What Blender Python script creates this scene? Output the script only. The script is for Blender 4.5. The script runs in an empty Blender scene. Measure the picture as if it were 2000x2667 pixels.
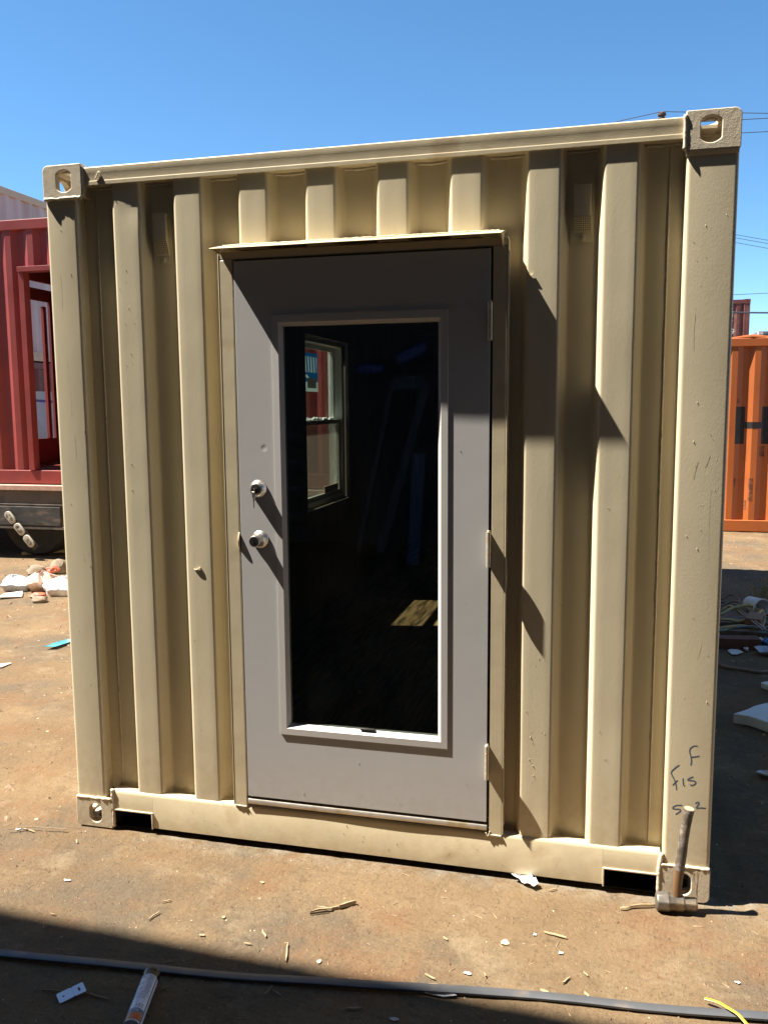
import bpy, bmesh, math, random
from mathutils import Vector, Matrix, noise
random.seed(7)
S = bpy.context.scene
C = S.collection
PI = math.pi
# ---------------------------------------------------------------- camera, world, sun, exposure
cam = bpy.data.cameras.new('camera')
camo = bpy.data.objects.new('camera', cam)
C.objects.link(camo)
camo.location = (0.8206, -2.9084, 1.6942)
camo.rotation_euler = (1.4472, 0.0072, 0.2463)
cam.sensor_fit = 'AUTO'
cam.sensor_width = 36
cam.lens = 36 * 2222.5 / 2667
cam.clip_start = 0.02
cam.clip_end = 2000
S.camera = camo
SUN = Vector((1, 0.21, -1.66)).normalized()
world = bpy.data.worlds.new('World')
S.world = world
world.use_nodes = True
nt = world.node_tree
nt.nodes.clear()
sky = nt.nodes.new('ShaderNodeTexSky')
sky.sky_type = 'NISHITA'
sky.sun_disc = False
sky.sun_elevation = math.asin(-SUN.z)
sky.sun_rotation = math.atan2(-SUN.x, -SUN.y) % (2 * PI)
sky.altitude = 300
sky.air_density = 0.7
sky.dust_density = 0.0
sky.ozone_density = 4.0
bg = nt.nodes.new('ShaderNodeBackground')
bg.inputs[1].default_value = 0.06
out = nt.nodes.new('ShaderNodeOutputWorld')
hs = nt.nodes.new('ShaderNodeHueSaturation')
hs.inputs['Saturation'].default_value = 1.12
hs.inputs['Hue'].default_value = 0.491
hs.inputs['Value'].default_value = 1.2
nt.links.new(sky.outputs[0], hs.inputs['Color'])
nt.links.new(hs.outputs[0], bg.inputs[0])
nt.links.new(bg.outputs[0], out.inputs[0])
sl = bpy.data.lights.new('sun', 'SUN')
sl.energy = 5.0
sl.angle = math.radians(0.53)
sl.color = (1.0, 0.93, 0.82)
so = bpy.data.objects.new('sun', sl)
C.objects.link(so)
so.location = (-10, -3, 20)
so.rotation_euler = SUN.to_track_quat('-Z', 'Y').to_euler()
S.view_settings.view_transform = 'Standard'
S.view_settings.look = 'None'
S.view_settings.exposure = 1.68
S.view_settings.gamma = 1
S.view_settings.use_curve_mapping = False
try:
    S.cycles.max_bounces = 10
    S.cycles.diffuse_bounces = 6
    S.cycles.transparent_max_bounces = 12
    S.cycles.caustics_reflective = False
except Exception:
    pass

# ---------------------------------------------------------------- materials
def mat(name, col, rough=0.6, metal=0.0, var=0.0, vscale=6.0, bump=0.0, bscale=60.0, col2=None, mixscale=3.0,
        mixlo=0.45, mixhi=0.65, spec=0.5, stretch=None, bump2=0.0, bscale2=8.0, drips=0.0):
    m = bpy.data.materials.new(name)
    m.use_nodes = True
    n, l = m.node_tree.nodes, m.node_tree.links
    b = n['Principled BSDF']
    b.inputs['Roughness'].default_value = rough
    b.inputs['Metallic'].default_value = metal
    b.inputs['Specular IOR Level'].default_value = spec
    tc = n.new('ShaderNodeTexCoord')
    co = tc.outputs['Object']
    if stretch:
        mp = n.new('ShaderNodeMapping')
        mp.inputs['Scale'].default_value = stretch
        l.new(co, mp.inputs[0])
        co2 = mp.outputs[0]
    else:
        co2 = co
    rgb = n.new('ShaderNodeRGB')
    rgb.outputs[0].default_value = (*col, 1)
    c = rgb.outputs[0]
    def noi(scale, detail=4, src=None, rough_=0.55):
        t = n.new('ShaderNodeTexNoise')
        t.inputs['Scale'].default_value = scale
        t.inputs['Detail'].default_value = detail
        t.inputs['Roughness'].default_value = rough_
        l.new(src or co2, t.inputs['Vector'])
        return t.outputs['Fac']
    def mrange(src, a, b_, c_, d):
        t = n.new('ShaderNodeMapRange')
        t.inputs[1].default_value = a; t.inputs[2].default_value = b_
        t.inputs[3].default_value = c_; t.inputs[4].default_value = d
        l.new(src, t.inputs[0])
        return t.outputs[0]
    def mix(a, b_, fac, mode='MIX'):
        t = n.new('ShaderNodeMix')
        t.data_type = 'RGBA'
        t.blend_type = mode
        l.new(fac, t.inputs[0]) if not isinstance(fac, float) else setattr(t.inputs[0], 'default_value', fac)
        if isinstance(a, tuple): t.inputs[6].default_value = (*a, 1)
        else: l.new(a, t.inputs[6])
        if isinstance(b_, tuple): t.inputs[7].default_value = (*b_, 1)
        else: l.new(b_, t.inputs[7])
        return t.outputs[2]
    if col2:
        c = mix(c, col2, mrange(noi(mixscale, 6), mixlo, mixhi, 0, 1))
    if var:
        f = mrange(noi(vscale, 5), 0.3, 0.7, 1 - var, 1 + var)
        t = n.new('ShaderNodeVectorMath')
        t.operation = 'SCALE'
        l.new(c, t.inputs[0]); l.new(f, t.inputs['Scale'])
        c = t.outputs[0]
        l.new(mrange(noi(vscale * 1.7, 3), 0.3, 0.7, rough * 0.85, min(1, rough * 1.15)), b.inputs['Roughness'])
    l.new(c, b.inputs['Base Color'])
    last = None
    for amt, sc, kind in ((bump, bscale, 0), (bump2, bscale2, 0), (drips, 14.0, 1)):
        if not amt:
            continue
        bn = n.new('ShaderNodeBump')
        bn.inputs['Strength'].default_value = 1.0
        bn.inputs['Distance'].default_value = amt
        if kind == 0:
            l.new(noi(sc, 3), bn.inputs['Height'])
        else:   # sparse beads of dried paint
            v = n.new('ShaderNodeTexVoronoi')
            v.inputs['Scale'].default_value = sc
            l.new(co, v.inputs['Vector'])
            h = mrange(v.outputs['Distance'], 0.02, 0.055, 1, 0)
            sp = n.new('ShaderNodeSeparateColor')
            l.new(v.outputs['Color'], sp.inputs[0])
            g = n.new('ShaderNodeMath'); g.operation = 'GREATER_THAN'
            g.inputs[1].default_value = 0.8
            l.new(sp.outputs[0], g.inputs[0])
            mu = n.new('ShaderNodeMath'); mu.operation = 'MULTIPLY'
            l.new(h, mu.inputs[0]); l.new(g.outputs[0], mu.inputs[1])
            l.new(mu.outputs[0], bn.inputs['Height'])
        if last: l.new(last, bn.inputs['Normal'])
        last = bn.outputs[0]
    if last: l.new(last, b.inputs['Normal'])
    return m

M = {}
BEIGE = (0.672, 0.590, 0.412)
M['beige'] = mat('beige_paint', BEIGE, 0.42, var=0.06, vscale=2.5, bump=0.00025, bscale=260, bump2=0.0006, bscale2=9,
                 col2=(0.63, 0.54, 0.375), mixscale=3.2, mixlo=0.5, mixhi=0.75, stretch=(1, 1, 0.45), drips=0.0016)
M['beige_rough'] = mat('beige_cast_paint', (0.63, 0.55, 0.415), 0.55, var=0.1, vscale=14, bump=0.0008, bscale=60, bump2=0.0006, bscale2=240,
                       col2=(0.40, 0.30, 0.19), mixscale=22, mixlo=0.6, mixhi=0.75)
M['beige_rail'] = mat('beige_rail_paint', (0.61, 0.525, 0.355), 0.42, var=0.08, vscale=5, bump=0.0003, bscale=200, bump2=0.0015, bscale2=6,
                      col2=(0.40, 0.29, 0.17), mixscale=5, mixlo=0.62, mixhi=0.8, drips=0.002)
M['rust_stain'] = mat('rust_run_stain', (0.22, 0.11, 0.05), 0.7, var=0.2, vscale=60)
M['beige_dark'] = mat('scratched_beige', (0.55, 0.465, 0.32), 0.6, var=0.2, vscale=60)
M['scuff_grey'] = mat('scuffed_beige', (0.57, 0.49, 0.35), 0.6, var=0.3, vscale=90)
M['door'] = mat('door_grey_paint', (0.505, 0.498, 0.495), 0.36, var=0.035, vscale=1.6, bump=0.00012, bscale=220, bump2=0.0009, bscale2=2.5, drips=0.0009)
M['lite'] = mat('lite_frame_plastic', (0.57, 0.55, 0.53), 0.4, var=0.03, bump=0.0001, bscale=200)
def splash(m, z0, z1, col, amt):
    n, l = m.node_tree.nodes, m.node_tree.links
    pb_ = n['Principled BSDF']; src = pb_.inputs['Base Color'].links[0].from_socket
    tc = n.new('ShaderNodeTexCoord'); sp = n.new('ShaderNodeSeparateXYZ'); l.new(tc.outputs['Object'], sp.inputs[0])
    nz = n.new('ShaderNodeTexNoise'); nz.inputs['Scale'].default_value = 23; nz.inputs['Detail'].default_value = 8; nz.inputs['Roughness'].default_value = 0.7; l.new(tc.outputs['Object'], nz.inputs[0])
    a = n.new('ShaderNodeMapRange'); l.new(sp.outputs[2], a.inputs[0])
    for i_, v in enumerate((z0, z1, 1, 0)): a.inputs[i_ + 1].default_value = v
    b = n.new('ShaderNodeMapRange'); l.new(nz.outputs[0], b.inputs[0])
    for i_, v in enumerate((0.40, 0.68, 0, amt)): b.inputs[i_ + 1].default_value = v
    mu = n.new('ShaderNodeMath'); mu.operation = 'MULTIPLY'; l.new(a.outputs[0], mu.inputs[0]); l.new(b.outputs[0], mu.inputs[1])
    t = n.new('ShaderNodeMix'); t.data_type = 'RGBA'; l.new(mu.outputs[0], t.inputs[0]); l.new(src, t.inputs[6]); t.inputs[7].default_value = (*col, 1)
    l.new(t.outputs[2], pb_.inputs['Base Color'])
splash(M['beige_rail'], 0.0, 0.20, (0.42, 0.31, 0.18), 0.45)
splash(M['beige_rough'], 0.0, 0.16, (0.36, 0.245, 0.13), 0.6)
splash(M['beige'], 0.10, 0.45, (0.42, 0.31, 0.18), 0.5)
splash(M['door'], 0.15, 0.40, (0.36, 0.27, 0.19), 0.3)
M['nickel'] = mat('satin_nickel', (0.60, 0.56, 0.50), 0.36, metal=1.0, var=0.05, vscale=30)
M['dark_metal'] = mat('dark_keyway', (0.05, 0.045, 0.04), 0.4, metal=0.6, var=0.1)
M['alu'] = mat('worn_aluminium', (0.62, 0.58, 0.52), 0.38, metal=0.75, var=0.15, vscale=12, col2=(0.55, 0.45, 0.30), mixscale=9, mixlo=0.5, mixhi=0.6, bump=0.0004, bscale=60)
M['hinge'] = mat('hinge_metal', (0.62, 0.56, 0.47), 0.4, metal=0.5, var=0.15, vscale=40, col2=(0.50, 0.40, 0.26), mixscale=40)
M['black'] = mat('black_shadow_gap', (0.012, 0.011, 0.010), 0.8, var=0.1)
M['marker'] = mat('blue_marker_ink', (0.05, 0.10, 0.18), 0.6, var=0.25, vscale=40)
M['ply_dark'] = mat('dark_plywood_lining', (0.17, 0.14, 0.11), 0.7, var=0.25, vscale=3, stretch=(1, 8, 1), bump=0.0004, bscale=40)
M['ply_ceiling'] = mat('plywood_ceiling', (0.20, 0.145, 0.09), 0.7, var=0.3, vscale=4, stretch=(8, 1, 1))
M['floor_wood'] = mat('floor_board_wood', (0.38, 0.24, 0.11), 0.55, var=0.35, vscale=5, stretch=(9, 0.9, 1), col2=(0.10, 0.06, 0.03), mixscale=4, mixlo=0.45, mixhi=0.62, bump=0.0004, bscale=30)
M['vinyl'] = mat('white_vinyl', (0.84, 0.84, 0.79), 0.35, var=0.03)
M['foam'] = mat('white_foam', (0.78, 0.77, 0.74), 0.8, var=0.06, bump=0.002, bscale=60)
M['shim'] = mat('raw_wood_shim', (0.50, 0.38, 0.22), 0.7, var=0.15, vscale=20)
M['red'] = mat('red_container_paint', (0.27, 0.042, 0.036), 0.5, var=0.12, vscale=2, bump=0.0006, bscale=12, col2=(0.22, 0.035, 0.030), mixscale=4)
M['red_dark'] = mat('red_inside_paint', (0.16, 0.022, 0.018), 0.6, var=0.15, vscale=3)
M['maroon'] = mat('maroon_container_paint', (0.16, 0.05, 0.04), 0.55, var=0.2, vscale=3, col2=(0.22, 0.10, 0.07), mixscale=5, mixlo=0.5, mixhi=0.7, bump=0.001, bscale=12)
M['white_c'] = mat('dusty_white_container_paint', (0.60, 0.53, 0.50), 0.6, var=0.08, vscale=1.2, col2=(0.5, 0.43, 0.38), mixscale=3, stretch=(1, 1, 0.3))
M['cream_c'] = mat('cream_rail_paint', (0.58, 0.48, 0.33), 0.6, var=0.08)
M['orange'] = mat('orange_container_paint', (0.44, 0.118, 0.026), 0.5, var=0.12, vscale=2.0, col2=(0.36, 0.085, 0.02), mixscale=5, mixlo=0.55, mixhi=0.75, bump=0.0012, bscale=9, stretch=(1, 1, 0.4))
M['orange_scrape'] = mat('scraped_orange_paint', (0.30, 0.10, 0.035), 0.7, var=0.5, vscale=30, col2=(0.10, 0.04, 0.02), mixscale=14)
M['letter'] = mat('black_letter_paint', (0.018, 0.017, 0.017), 0.5, var=0.3, vscale=10)
M['letter_white'] = mat('white_letter_paint', (0.7, 0.66, 0.62), 0.6, var=0.1)
M['grey_c'] = mat('grey_container_paint', (0.12, 0.13, 0.15), 0.6, var=0.15)
M['graf_white'] = mat('graffiti_wall_paint', (0.52, 0.52, 0.46), 0.7, var=0.15, vscale=3, col2=(0.42, 0.46, 0.50), mixscale=2)
M['graf_blue'] = mat('graffiti_blue', (0.05, 0.04, 0.22), 0.6, var=0.1)
M['trailer'] = mat('weathered_trailer_steel', (0.125, 0.098, 0.078), 0.7, var=0.2, vscale=5, col2=(0.055, 0.055, 0.055), mixscale=3.0, mixlo=0.5, mixhi=0.6, bump=0.001, bscale=20)
M['trailer_dark'] = mat('dark_greasy_steel', (0.05, 0.048, 0.045), 0.6, var=0.35, vscale=7, col2=(0.13, 0.10, 0.08), mixscale=4, mixlo=0.5, mixhi=0.65, stretch=(1, 1, 3))
M['trailer_edge'] = mat('worn_deck_edge', (0.50, 0.31, 0.24), 0.6, var=0.2, vscale=20)
M['rubber'] = mat('tyre_rubber', (0.03, 0.027, 0.024), 0.85, var=0.2, vscale=10, bump=0.001, bscale=40)
M['rim'] = mat('dirty_rim', (0.10, 0.07, 0.055), 0.6, metal=0.3, var=0.3, vscale=12)
M['lamp_white'] = mat('clear_lamp_lens', (0.50, 0.46, 0.38), 0.3, var=0.05)
M['lamp_dark'] = mat('lamp_filament_grey', (0.16, 0.14, 0.11), 0.3, metal=0.3, var=0.6, vscale=25, col2=(0.5, 0.47, 0.4), mixscale=30)
M['black_bar'] = mat('black_bracket', (0.03, 0.028, 0.026), 0.45, var=0.1)
M['steel'] = mat('hammer_steel', (0.17, 0.152, 0.13), 0.45, metal=0.45, var=0.25, vscale=25, col2=(0.20, 0.15, 0.09), mixscale=18, bump=0.0012, bscale=60)
M['handle'] = mat('worn_hickory', (0.16, 0.09, 0.042), 0.55, var=0.25, vscale=12, stretch=(3, 3, 0.6), bump=0.0006, bscale=80)
M['handle_grip'] = mat('grey_worn_grip', (0.105, 0.085, 0.066), 0.5, var=0.45, vscale=30, col2=(0.20, 0.178, 0.155), mixscale=35, mixlo=0.5, mixhi=0.6, bump=0.0016, bscale=70)
M['endgrain'] = mat('hickory_end_grain', (0.42, 0.31, 0.20), 0.7, var=0.15, vscale=60)
M['rust'] = mat('rusty_steel', (0.13, 0.05, 0.03), 0.8, var=0.25, vscale=12, bump=0.001, bscale=60)
M['rebar'] = mat('grey_brown_conduit', (0.24, 0.165, 0.12), 0.6, var=0.15, vscale=40)
M['hose'] = mat('yellowed_hose', (0.42, 0.29, 0.09), 0.5, var=0.15, vscale=20)
M['flex'] = mat('flexible_metal_conduit', (0.20, 0.18, 0.16), 0.4, metal=0.5, var=0.2, vscale=60)
M['wire'] = mat('dull_brown_wire', (0.20, 0.13, 0.08), 0.6, var=0.2)
M['bucket'] = mat('white_plastic_tub', (0.70, 0.69, 0.68), 0.4, var=0.08, vscale=12, col2=(0.5, 0.5, 0.55), mixscale=9, mixlo=0.55, mixhi=0.7)
M['paper'] = mat('white_paper', (0.72, 0.70, 0.68), 0.8, var=0.05, vscale=12)
M['paper_grey'] = mat('grey_plastic_sheet', (0.42, 0.42, 0.44), 0.5, var=0.15, vscale=9)
M['blue_rag'] = mat('blue_plastic', (0.03, 0.13, 0.33), 0.4, var=0.2, vscale=20)
M['cyan'] = mat('cyan_scrap', (0.10, 0.40, 0.50), 0.5, var=0.2, vscale=20)
M['old_board'] = mat('weathered_board', (0.20, 0.14, 0.10), 0.8, var=0.25, vscale=10, stretch=(1, 6, 1), bump=0.001, bscale=40)
M['cardboard'] = mat('brown_cardboard', (0.26, 0.15, 0.08), 0.8, var=0.15, vscale=8)
M['weed'] = mat('dry_weed', (0.28, 0.21, 0.05), 0.7, var=0.25, vscale=30)
M['splinter'] = mat('pale_splinter_wood', (0.42, 0.31, 0.18), 0.7, var=0.2, vscale=40, stretch=(1, 1, 1))
M['splinter_dark'] = mat('grey_splinter_wood', (0.25, 0.18, 0.11), 0.8, var=0.2, vscale=40)
M['strap'] = mat('blue_grey_flat_bar', (0.085, 0.090, 0.098), 0.5, metal=0.15, var=0.12, vscale=8, bump=0.0006, bscale=30, col2=(0.16, 0.13, 0.11), mixscale=6, mixlo=0.6, mixhi=0.7)
M['tube_white'] = mat('cartridge_label_white', (0.62, 0.64, 0.70), 0.25, var=0.04, vscale=20)
M['tube_print'] = mat('cartridge_print_grey', (0.18, 0.20, 0.27), 0.3, var=0.15, vscale=200)
M['tube_black'] = mat('cartridge_black', (0.012, 0.012, 0.014), 0.25, var=0.1)
M['tube_red'] = mat('cartridge_orange_red', (0.45, 0.10, 0.03), 0.35, var=0.2, vscale=60)
M['tube_blue'] = mat('cartridge_slate_blue', (0.10, 0.14, 0.22), 0.3, var=0.1)
M['zinc'] = mat('zinc_plate', (0.62, 0.66, 0.74), 0.35, metal=0.3, var=0.05)
M['yellow'] = mat('yellow_strap', (0.75, 0.52, 0.02), 0.4, var=0.06)
M['bag_white'] = mat('white_plastic_bag', (0.78, 0.75, 0.76), 0.4, var=0.06, vscale=14, bump=0.004, bscale=9)
M['bag_blue'] = mat('bluish_plastic_bag', (0.50, 0.55, 0.60), 0.4, var=0.12, vscale=10, bump=0.006, bscale=16)
M['bag_beige'] = mat('peach_plastic_bag', (0.72, 0.56, 0.45), 0.4, var=0.1, vscale=10, bump=0.006, bscale=16)
M['bag_red'] = mat('orange_red_scrap', (0.50, 0.12, 0.06), 0.5, var=0.1)
M['rock'] = mat('dusty_rock', (0.26, 0.20, 0.14), 0.9, var=0.25, vscale=14, bump=0.006, bscale=20)
M['shed_wall'] = mat('shed_dark_sheet', (0.09, 0.09, 0.09), 0.7, var=0.15)
M['shed_roof'] = mat('shed_roof_sheet', (0.20, 0.19, 0.18), 0.7, var=0.1)
M['shed_frame'] = mat('shed_white_timber', (0.20, 0.20, 0.22), 0.6, var=0.08)
M['shed_blue'] = mat('shed_blue_board', (0.24, 0.29, 0.40), 0.6, var=0.06)
M['sign_blue'] = mat('notice_blue', (0.05, 0.10, 0.45), 0.5, var=0.05)
M['sign_white'] = mat('notice_white', (0.6, 0.62, 0.7), 0.5, var=0.03)
M['pole'] = mat('creosote_pole', (0.08, 0.045, 0.035), 0.85, var=0.2)
M['cable'] = mat('black_power_cable', (0.03, 0.035, 0.05), 0.6, var=0.05)
M['chips'] = mat('pale_chips', (0.55, 0.44, 0.30), 0.8, var=0.35, vscale=90)
M['pebbles'] = mat('brown_pebbles', (0.20, 0.125, 0.075), 0.9, var=0.6, vscale=35, col2=(0.30, 0.21, 0.13), mixscale=30)

def glass_mat(name, tint, ior=1.45, gain=1.0):
    m = bpy.data.materials.new(name)
    m.use_nodes = True
    n, l = m.node_tree.nodes, m.node_tree.links
    n.clear()
    o = n.new('ShaderNodeOutputMaterial')
    tr = n.new('ShaderNodeBsdfTransparent'); tr.inputs[0].default_value = (*tint, 1)
    gl = n.new('ShaderNodeBsdfGlossy'); gl.inputs['Roughness'].default_value = 0.0
    gl.inputs[0].default_value = (gain * 0.85, gain * 0.92, gain, 1)
    fr = n.new('ShaderNodeFresnel')
    ge = n.new('ShaderNodeNewGeometry'); im = n.new('ShaderNodeMapRange')
    im.inputs[3].default_value = ior; im.inputs[4].default_value = 1 / ior
    l.new(ge.outputs['Backfacing'], im.inputs[0]); l.new(im.outputs[0], fr.inputs[0])
    mx = n.new('ShaderNodeMixShader')
    l.new(fr.outputs[0], mx.inputs[0]); l.new(tr.outputs[0], mx.inputs[1]); l.new(gl.outputs[0], mx.inputs[2])
    l.new(mx.outputs[0], o.inputs[0])
    return m
def dusty(m, amt):
    n, l = m.node_tree.nodes, m.node_tree.links
    o = [q for q in n if q.type == 'OUTPUT_MATERIAL'][0]; src = o.inputs[0].links[0].from_socket
    df = n.new('ShaderNodeBsdfDiffuse'); df.inputs[0].default_value = (0.6, 0.62, 0.62, 1)
    tc = n.new('ShaderNodeTexCoord'); nz = n.new('ShaderNodeTexNoise'); nz.inputs['Scale'].default_value = 3.5; nz.inputs['Detail'].default_value = 9; nz.inputs['Roughness'].default_value = 0.7
    l.new(tc.outputs['Object'], nz.inputs[0])
    a = n.new('ShaderNodeMapRange'); l.new(nz.outputs[0], a.inputs[0])
    for i_, v in enumerate((0.42, 0.70, 0.0, amt)): a.inputs[i_ + 1].default_value = v
    vo = n.new('ShaderNodeTexVoronoi'); vo.inputs['Scale'].default_value = 55; l.new(tc.outputs['Object'], vo.inputs[0])
    sp = n.new('ShaderNodeSeparateColor'); l.new(vo.outputs['Color'], sp.inputs[0])
    b = n.new('ShaderNodeMapRange'); l.new(vo.outputs['Distance'], b.inputs[0])
    for i_, v in enumerate((0.04, 0.08, 0.25, 0)): b.inputs[i_ + 1].default_value = v
    g = n.new('ShaderNodeMath'); g.operation = 'GREATER_THAN'; g.inputs[1].default_value = 0.9; l.new(sp.outputs[0], g.inputs[0])
    mu = n.new('ShaderNodeMath'); mu.operation = 'MULTIPLY_ADD'; l.new(b.outputs[0], mu.inputs[0]); l.new(g.outputs[0], mu.inputs[1]); l.new(a.outputs[0], mu.inputs[2])
    mx = n.new('ShaderNodeMixShader'); l.new(mu.outputs[0], mx.inputs[0]); l.new(src, mx.inputs[1]); l.new(df.outputs[0], mx.inputs[2]); l.new(mx.outputs[0], o.inputs[0])
M['door_glass'] = glass_mat('tinted_door_glass', (0.80, 0.84, 0.81))
dusty(M['door_glass'], 0.005)
M['win_glass'] = glass_mat('clear_window_glass', (0.66, 0.70, 0.68))
M['win_screen'] = glass_mat('screened_window_glass', (0.62, 0.64, 0.60))
def screened(m):      # insect screen behind the lower pane: grey mesh that lets part of the light through
    n, l = m.node_tree.nodes, m.node_tree.links
    o = [q for q in n if q.type == 'OUTPUT_MATERIAL'][0]; src = o.inputs[0].links[0].from_socket
    tl = n.new('ShaderNodeBsdfTranslucent'); tl.inputs[0].default_value = (0.10, 0.095, 0.075, 1)
    mx = n.new('ShaderNodeMixShader'); mx.inputs[0].default_value = 0.32
    l.new(src, mx.inputs[1]); l.new(tl.outputs[0], mx.inputs[2]); l.new(mx.outputs[0], o.inputs[0])
screened(M['win_screen'])

def sticker_mat():
    """printed sheet: blue field with white strokes and an arc, white foot with a small grey picture"""
    m = bpy.data.materials.new('printed_sticker'); m.use_nodes = True
    n, l = m.node_tree.nodes, m.node_tree.links
    pb_ = n['Principled BSDF']; pb_.inputs['Roughness'].default_value = 0.4
    tc = n.new('ShaderNodeTexCoord'); sp = n.new('ShaderNodeSeparateXYZ'); l.new(tc.outputs['Object'], sp.inputs[0])
    def mth(op, a, b=None, c=None):
        t = n.new('ShaderNodeMath'); t.operation = op
        for i_, v in enumerate((a, b, c)):
            if v is None: continue
            if isinstance(v, (int, float)): t.inputs[i_].default_value = v
            else: l.new(v, t.inputs[i_])
        return t.outputs[0]
    y, z = sp.outputs[1], sp.outputs[2]
    def band(v, a, b): return mth('MULTIPLY', mth('GREATER_THAN', v, a), mth('LESS_THAN', v, b))
    lean = mth('MULTIPLY_ADD', z, 0.12, y)
    st_ = mth('MULTIPLY', mth('GREATER_THAN', mth('SINE', mth('MULTIPLY', lean, 105.0)), 0.25), mth('MULTIPLY', band(z, 1.935, 2.045), band(y, 2.76, 3.07)))
    ry, rz = mth('SUBTRACT', y, 2.80), mth('MULTIPLY', mth('SUBTRACT', z, 1.83), 1.6)
    rad = mth('SQRT', mth('ADD', mth('MULTIPLY', ry, ry), mth('MULTIPLY', rz, rz)))
    arc_ = mth('MULTIPLY', band(rad, 0.115, 0.145), mth('GREATER_THAN', z, 1.86))
    foot = mth('LESS_THAN', z, 1.868)
    wh = mth('MAXIMUM', mth('MAXIMUM', st_, arc_), foot)
    pic = mth('MULTIPLY', band(z, 1.825, 1.895), band(y, 2.86, 3.05))
    nz = n.new('ShaderNodeTexNoise'); nz.inputs['Scale'].default_value = 60; l.new(tc.outputs['Object'], nz.inputs[0])
    def mix(a, b, f):
        t = n.new('ShaderNodeMix'); t.data_type = 'RGBA'; l.new(f, t.inputs[0])
        for s_, v in ((6, a), (7, b)):
            if isinstance(v, tuple): t.inputs[s_].default_value = (*v, 1)
            else: l.new(v, t.inputs[s_])
        return t.outputs[2]
    c = mix((0.055, 0.333, 0.544), (0.761, 0.831, 0.812), wh)
    c = mix(c, mix((0.113, 0.112, 0.102), (0.425, 0.405, 0.368), nz.outputs[0]), pic)
    l.new(c, pb_.inputs['Base Color'])
    tl_ = n.new('ShaderNodeBsdfTranslucent'); l.new(c, tl_.inputs[0])
    mx_ = n.new('ShaderNodeMixShader'); mx_.inputs[0].default_value = 0.55
    l.new(pb_.outputs[0], mx_.inputs[1]); l.new(tl_.outputs[0], mx_.inputs[2]); l.new(mx_.outputs[0], n['Material Output'].inputs[0])
    return m
M['sticker'] = sticker_mat()
def ground_mat():
    m = bpy.data.materials.new('dry_brown_dirt')
    m.use_nodes = True
    n, l = m.node_tree.nodes, m.node_tree.links
    b = n['Principled BSDF']
    b.inputs['Roughness'].default_value = 0.95
    b.inputs['Specular IOR Level'].default_value = 0.15
    tc = n.new('ShaderNodeTexCoord'); co = tc.outputs['Object']
    def noi(s, d=6, r=0.6, off=0.0, st=None):
        mp = n.new('ShaderNodeMapping'); mp.inputs['Location'].default_value = (off, off * 2, 0)
        if st: mp.inputs['Scale'].default_value = st; mp.inputs['Rotation'].default_value = (0, 0, 0.5)
        l.new(co, mp.inputs[0])
        t = n.new('ShaderNodeTexNoise'); t.inputs['Scale'].default_value = s
        t.inputs['Detail'].default_value = d; t.inputs['Roughness'].default_value = r
        l.new(mp.outputs[0], t.inputs[0]); return t.outputs[0]
    def mr(src, a, b_, c=0.0, d=1.0):
        t = n.new('ShaderNodeMapRange'); l.new(src, t.inputs[0])
        for i, v in enumerate((a, b_, c, d)): t.inputs[i + 1].default_value = v
        return t.outputs[0]
    def mix(a, b_, f):
        t = n.new('ShaderNodeMix'); t.data_type = 'RGBA'; l.new(f, t.inputs[0])
        for s, v in ((6, a), (7, b_)):
            if isinstance(v, tuple): t.inputs[s].default_value = (*v, 1)
            else: l.new(v, t.inputs[s])
        return t.outputs[2]
    c = mix((0.157, 0.105, 0.059), (0.212, 0.147, 0.083), mr(noi(1.3, 8, 0.65), 0.38, 0.62))
    c = mix(c, (0.129, 0.101, 0.069), mr(noi(1.1, 8, 0.7, 3.1), 0.47, 0.58, 0, 0.9))     # greyish compacted dirt
    c = mix(c, (0.188, 0.104, 0.055), mr(noi(2.6, 8, 0.7, 7.7), 0.52, 0.66, 0, 0.75))        # reddish clay
    c = mix(c, (0.270, 0.207, 0.130), mr(noi(3.1, 10, 0.75, 11.3), 0.54, 0.68, 0, 0.75))        # dusty light patches
    c = mix(c, (0.089, 0.060, 0.038), mr(noi(9, 8, 0.72, 5.2, (1, 2.4, 1)), 0.56, 0.70, 0, 0.6))  # dark crumbs
    c = mix(c, (0.072, 0.049, 0.032), mr(noi(55, 10, 0.85, 1.2), 0.53, 0.62, 0, 0.7))
    c = mix(c, (0.311, 0.250, 0.169), mr(noi(80, 10, 0.85, 9.2), 0.56, 0.64, 0, 0.65))
    sx_ = n.new('ShaderNodeSeparateXYZ'); l.new(co, sx_.inputs[0])
    ed = n.new('ShaderNodeMath'); ed.operation = 'MULTIPLY'                              # dusty line left along the sill
    l.new(mr(sx_.outputs[1], -0.09, 0.03, 0, 1), ed.inputs[0]); l.new(mr(noi(14, 6, 0.7, 2.7), 0.42, 0.6), ed.inputs[1])
    ed2 = n.new('ShaderNodeMath'); ed2.operation = 'MULTIPLY'; l.new(ed.outputs[0], ed2.inputs[0]); l.new(mr(sx_.outputs[1], 0.05, 0.06, 1, 0), ed2.inputs[1])
    ed3 = n.new('ShaderNodeMath'); ed3.operation = 'MULTIPLY'; l.new(ed2.outputs[0], ed3.inputs[0]); l.new(mr(sx_.outputs[0], -1.0, -0.8, 0, 0.8), ed3.inputs[1])
    c = mix(c, (0.264, 0.240, 0.191), ed3.outputs[0])
    v = n.new('ShaderNodeTexVoronoi'); v.inputs['Scale'].default_value = 26; v.inputs['Randomness'].default_value = 1
    l.new(co, v.inputs[0])
    sp = n.new('ShaderNodeSeparateColor'); l.new(v.outputs['Color'], sp.inputs[0])
    d = mr(v.outputs['Distance'], 0.05, 0.09, 1, 0)
    g = mr(sp.outputs[0], 0.93, 0.94)
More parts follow.
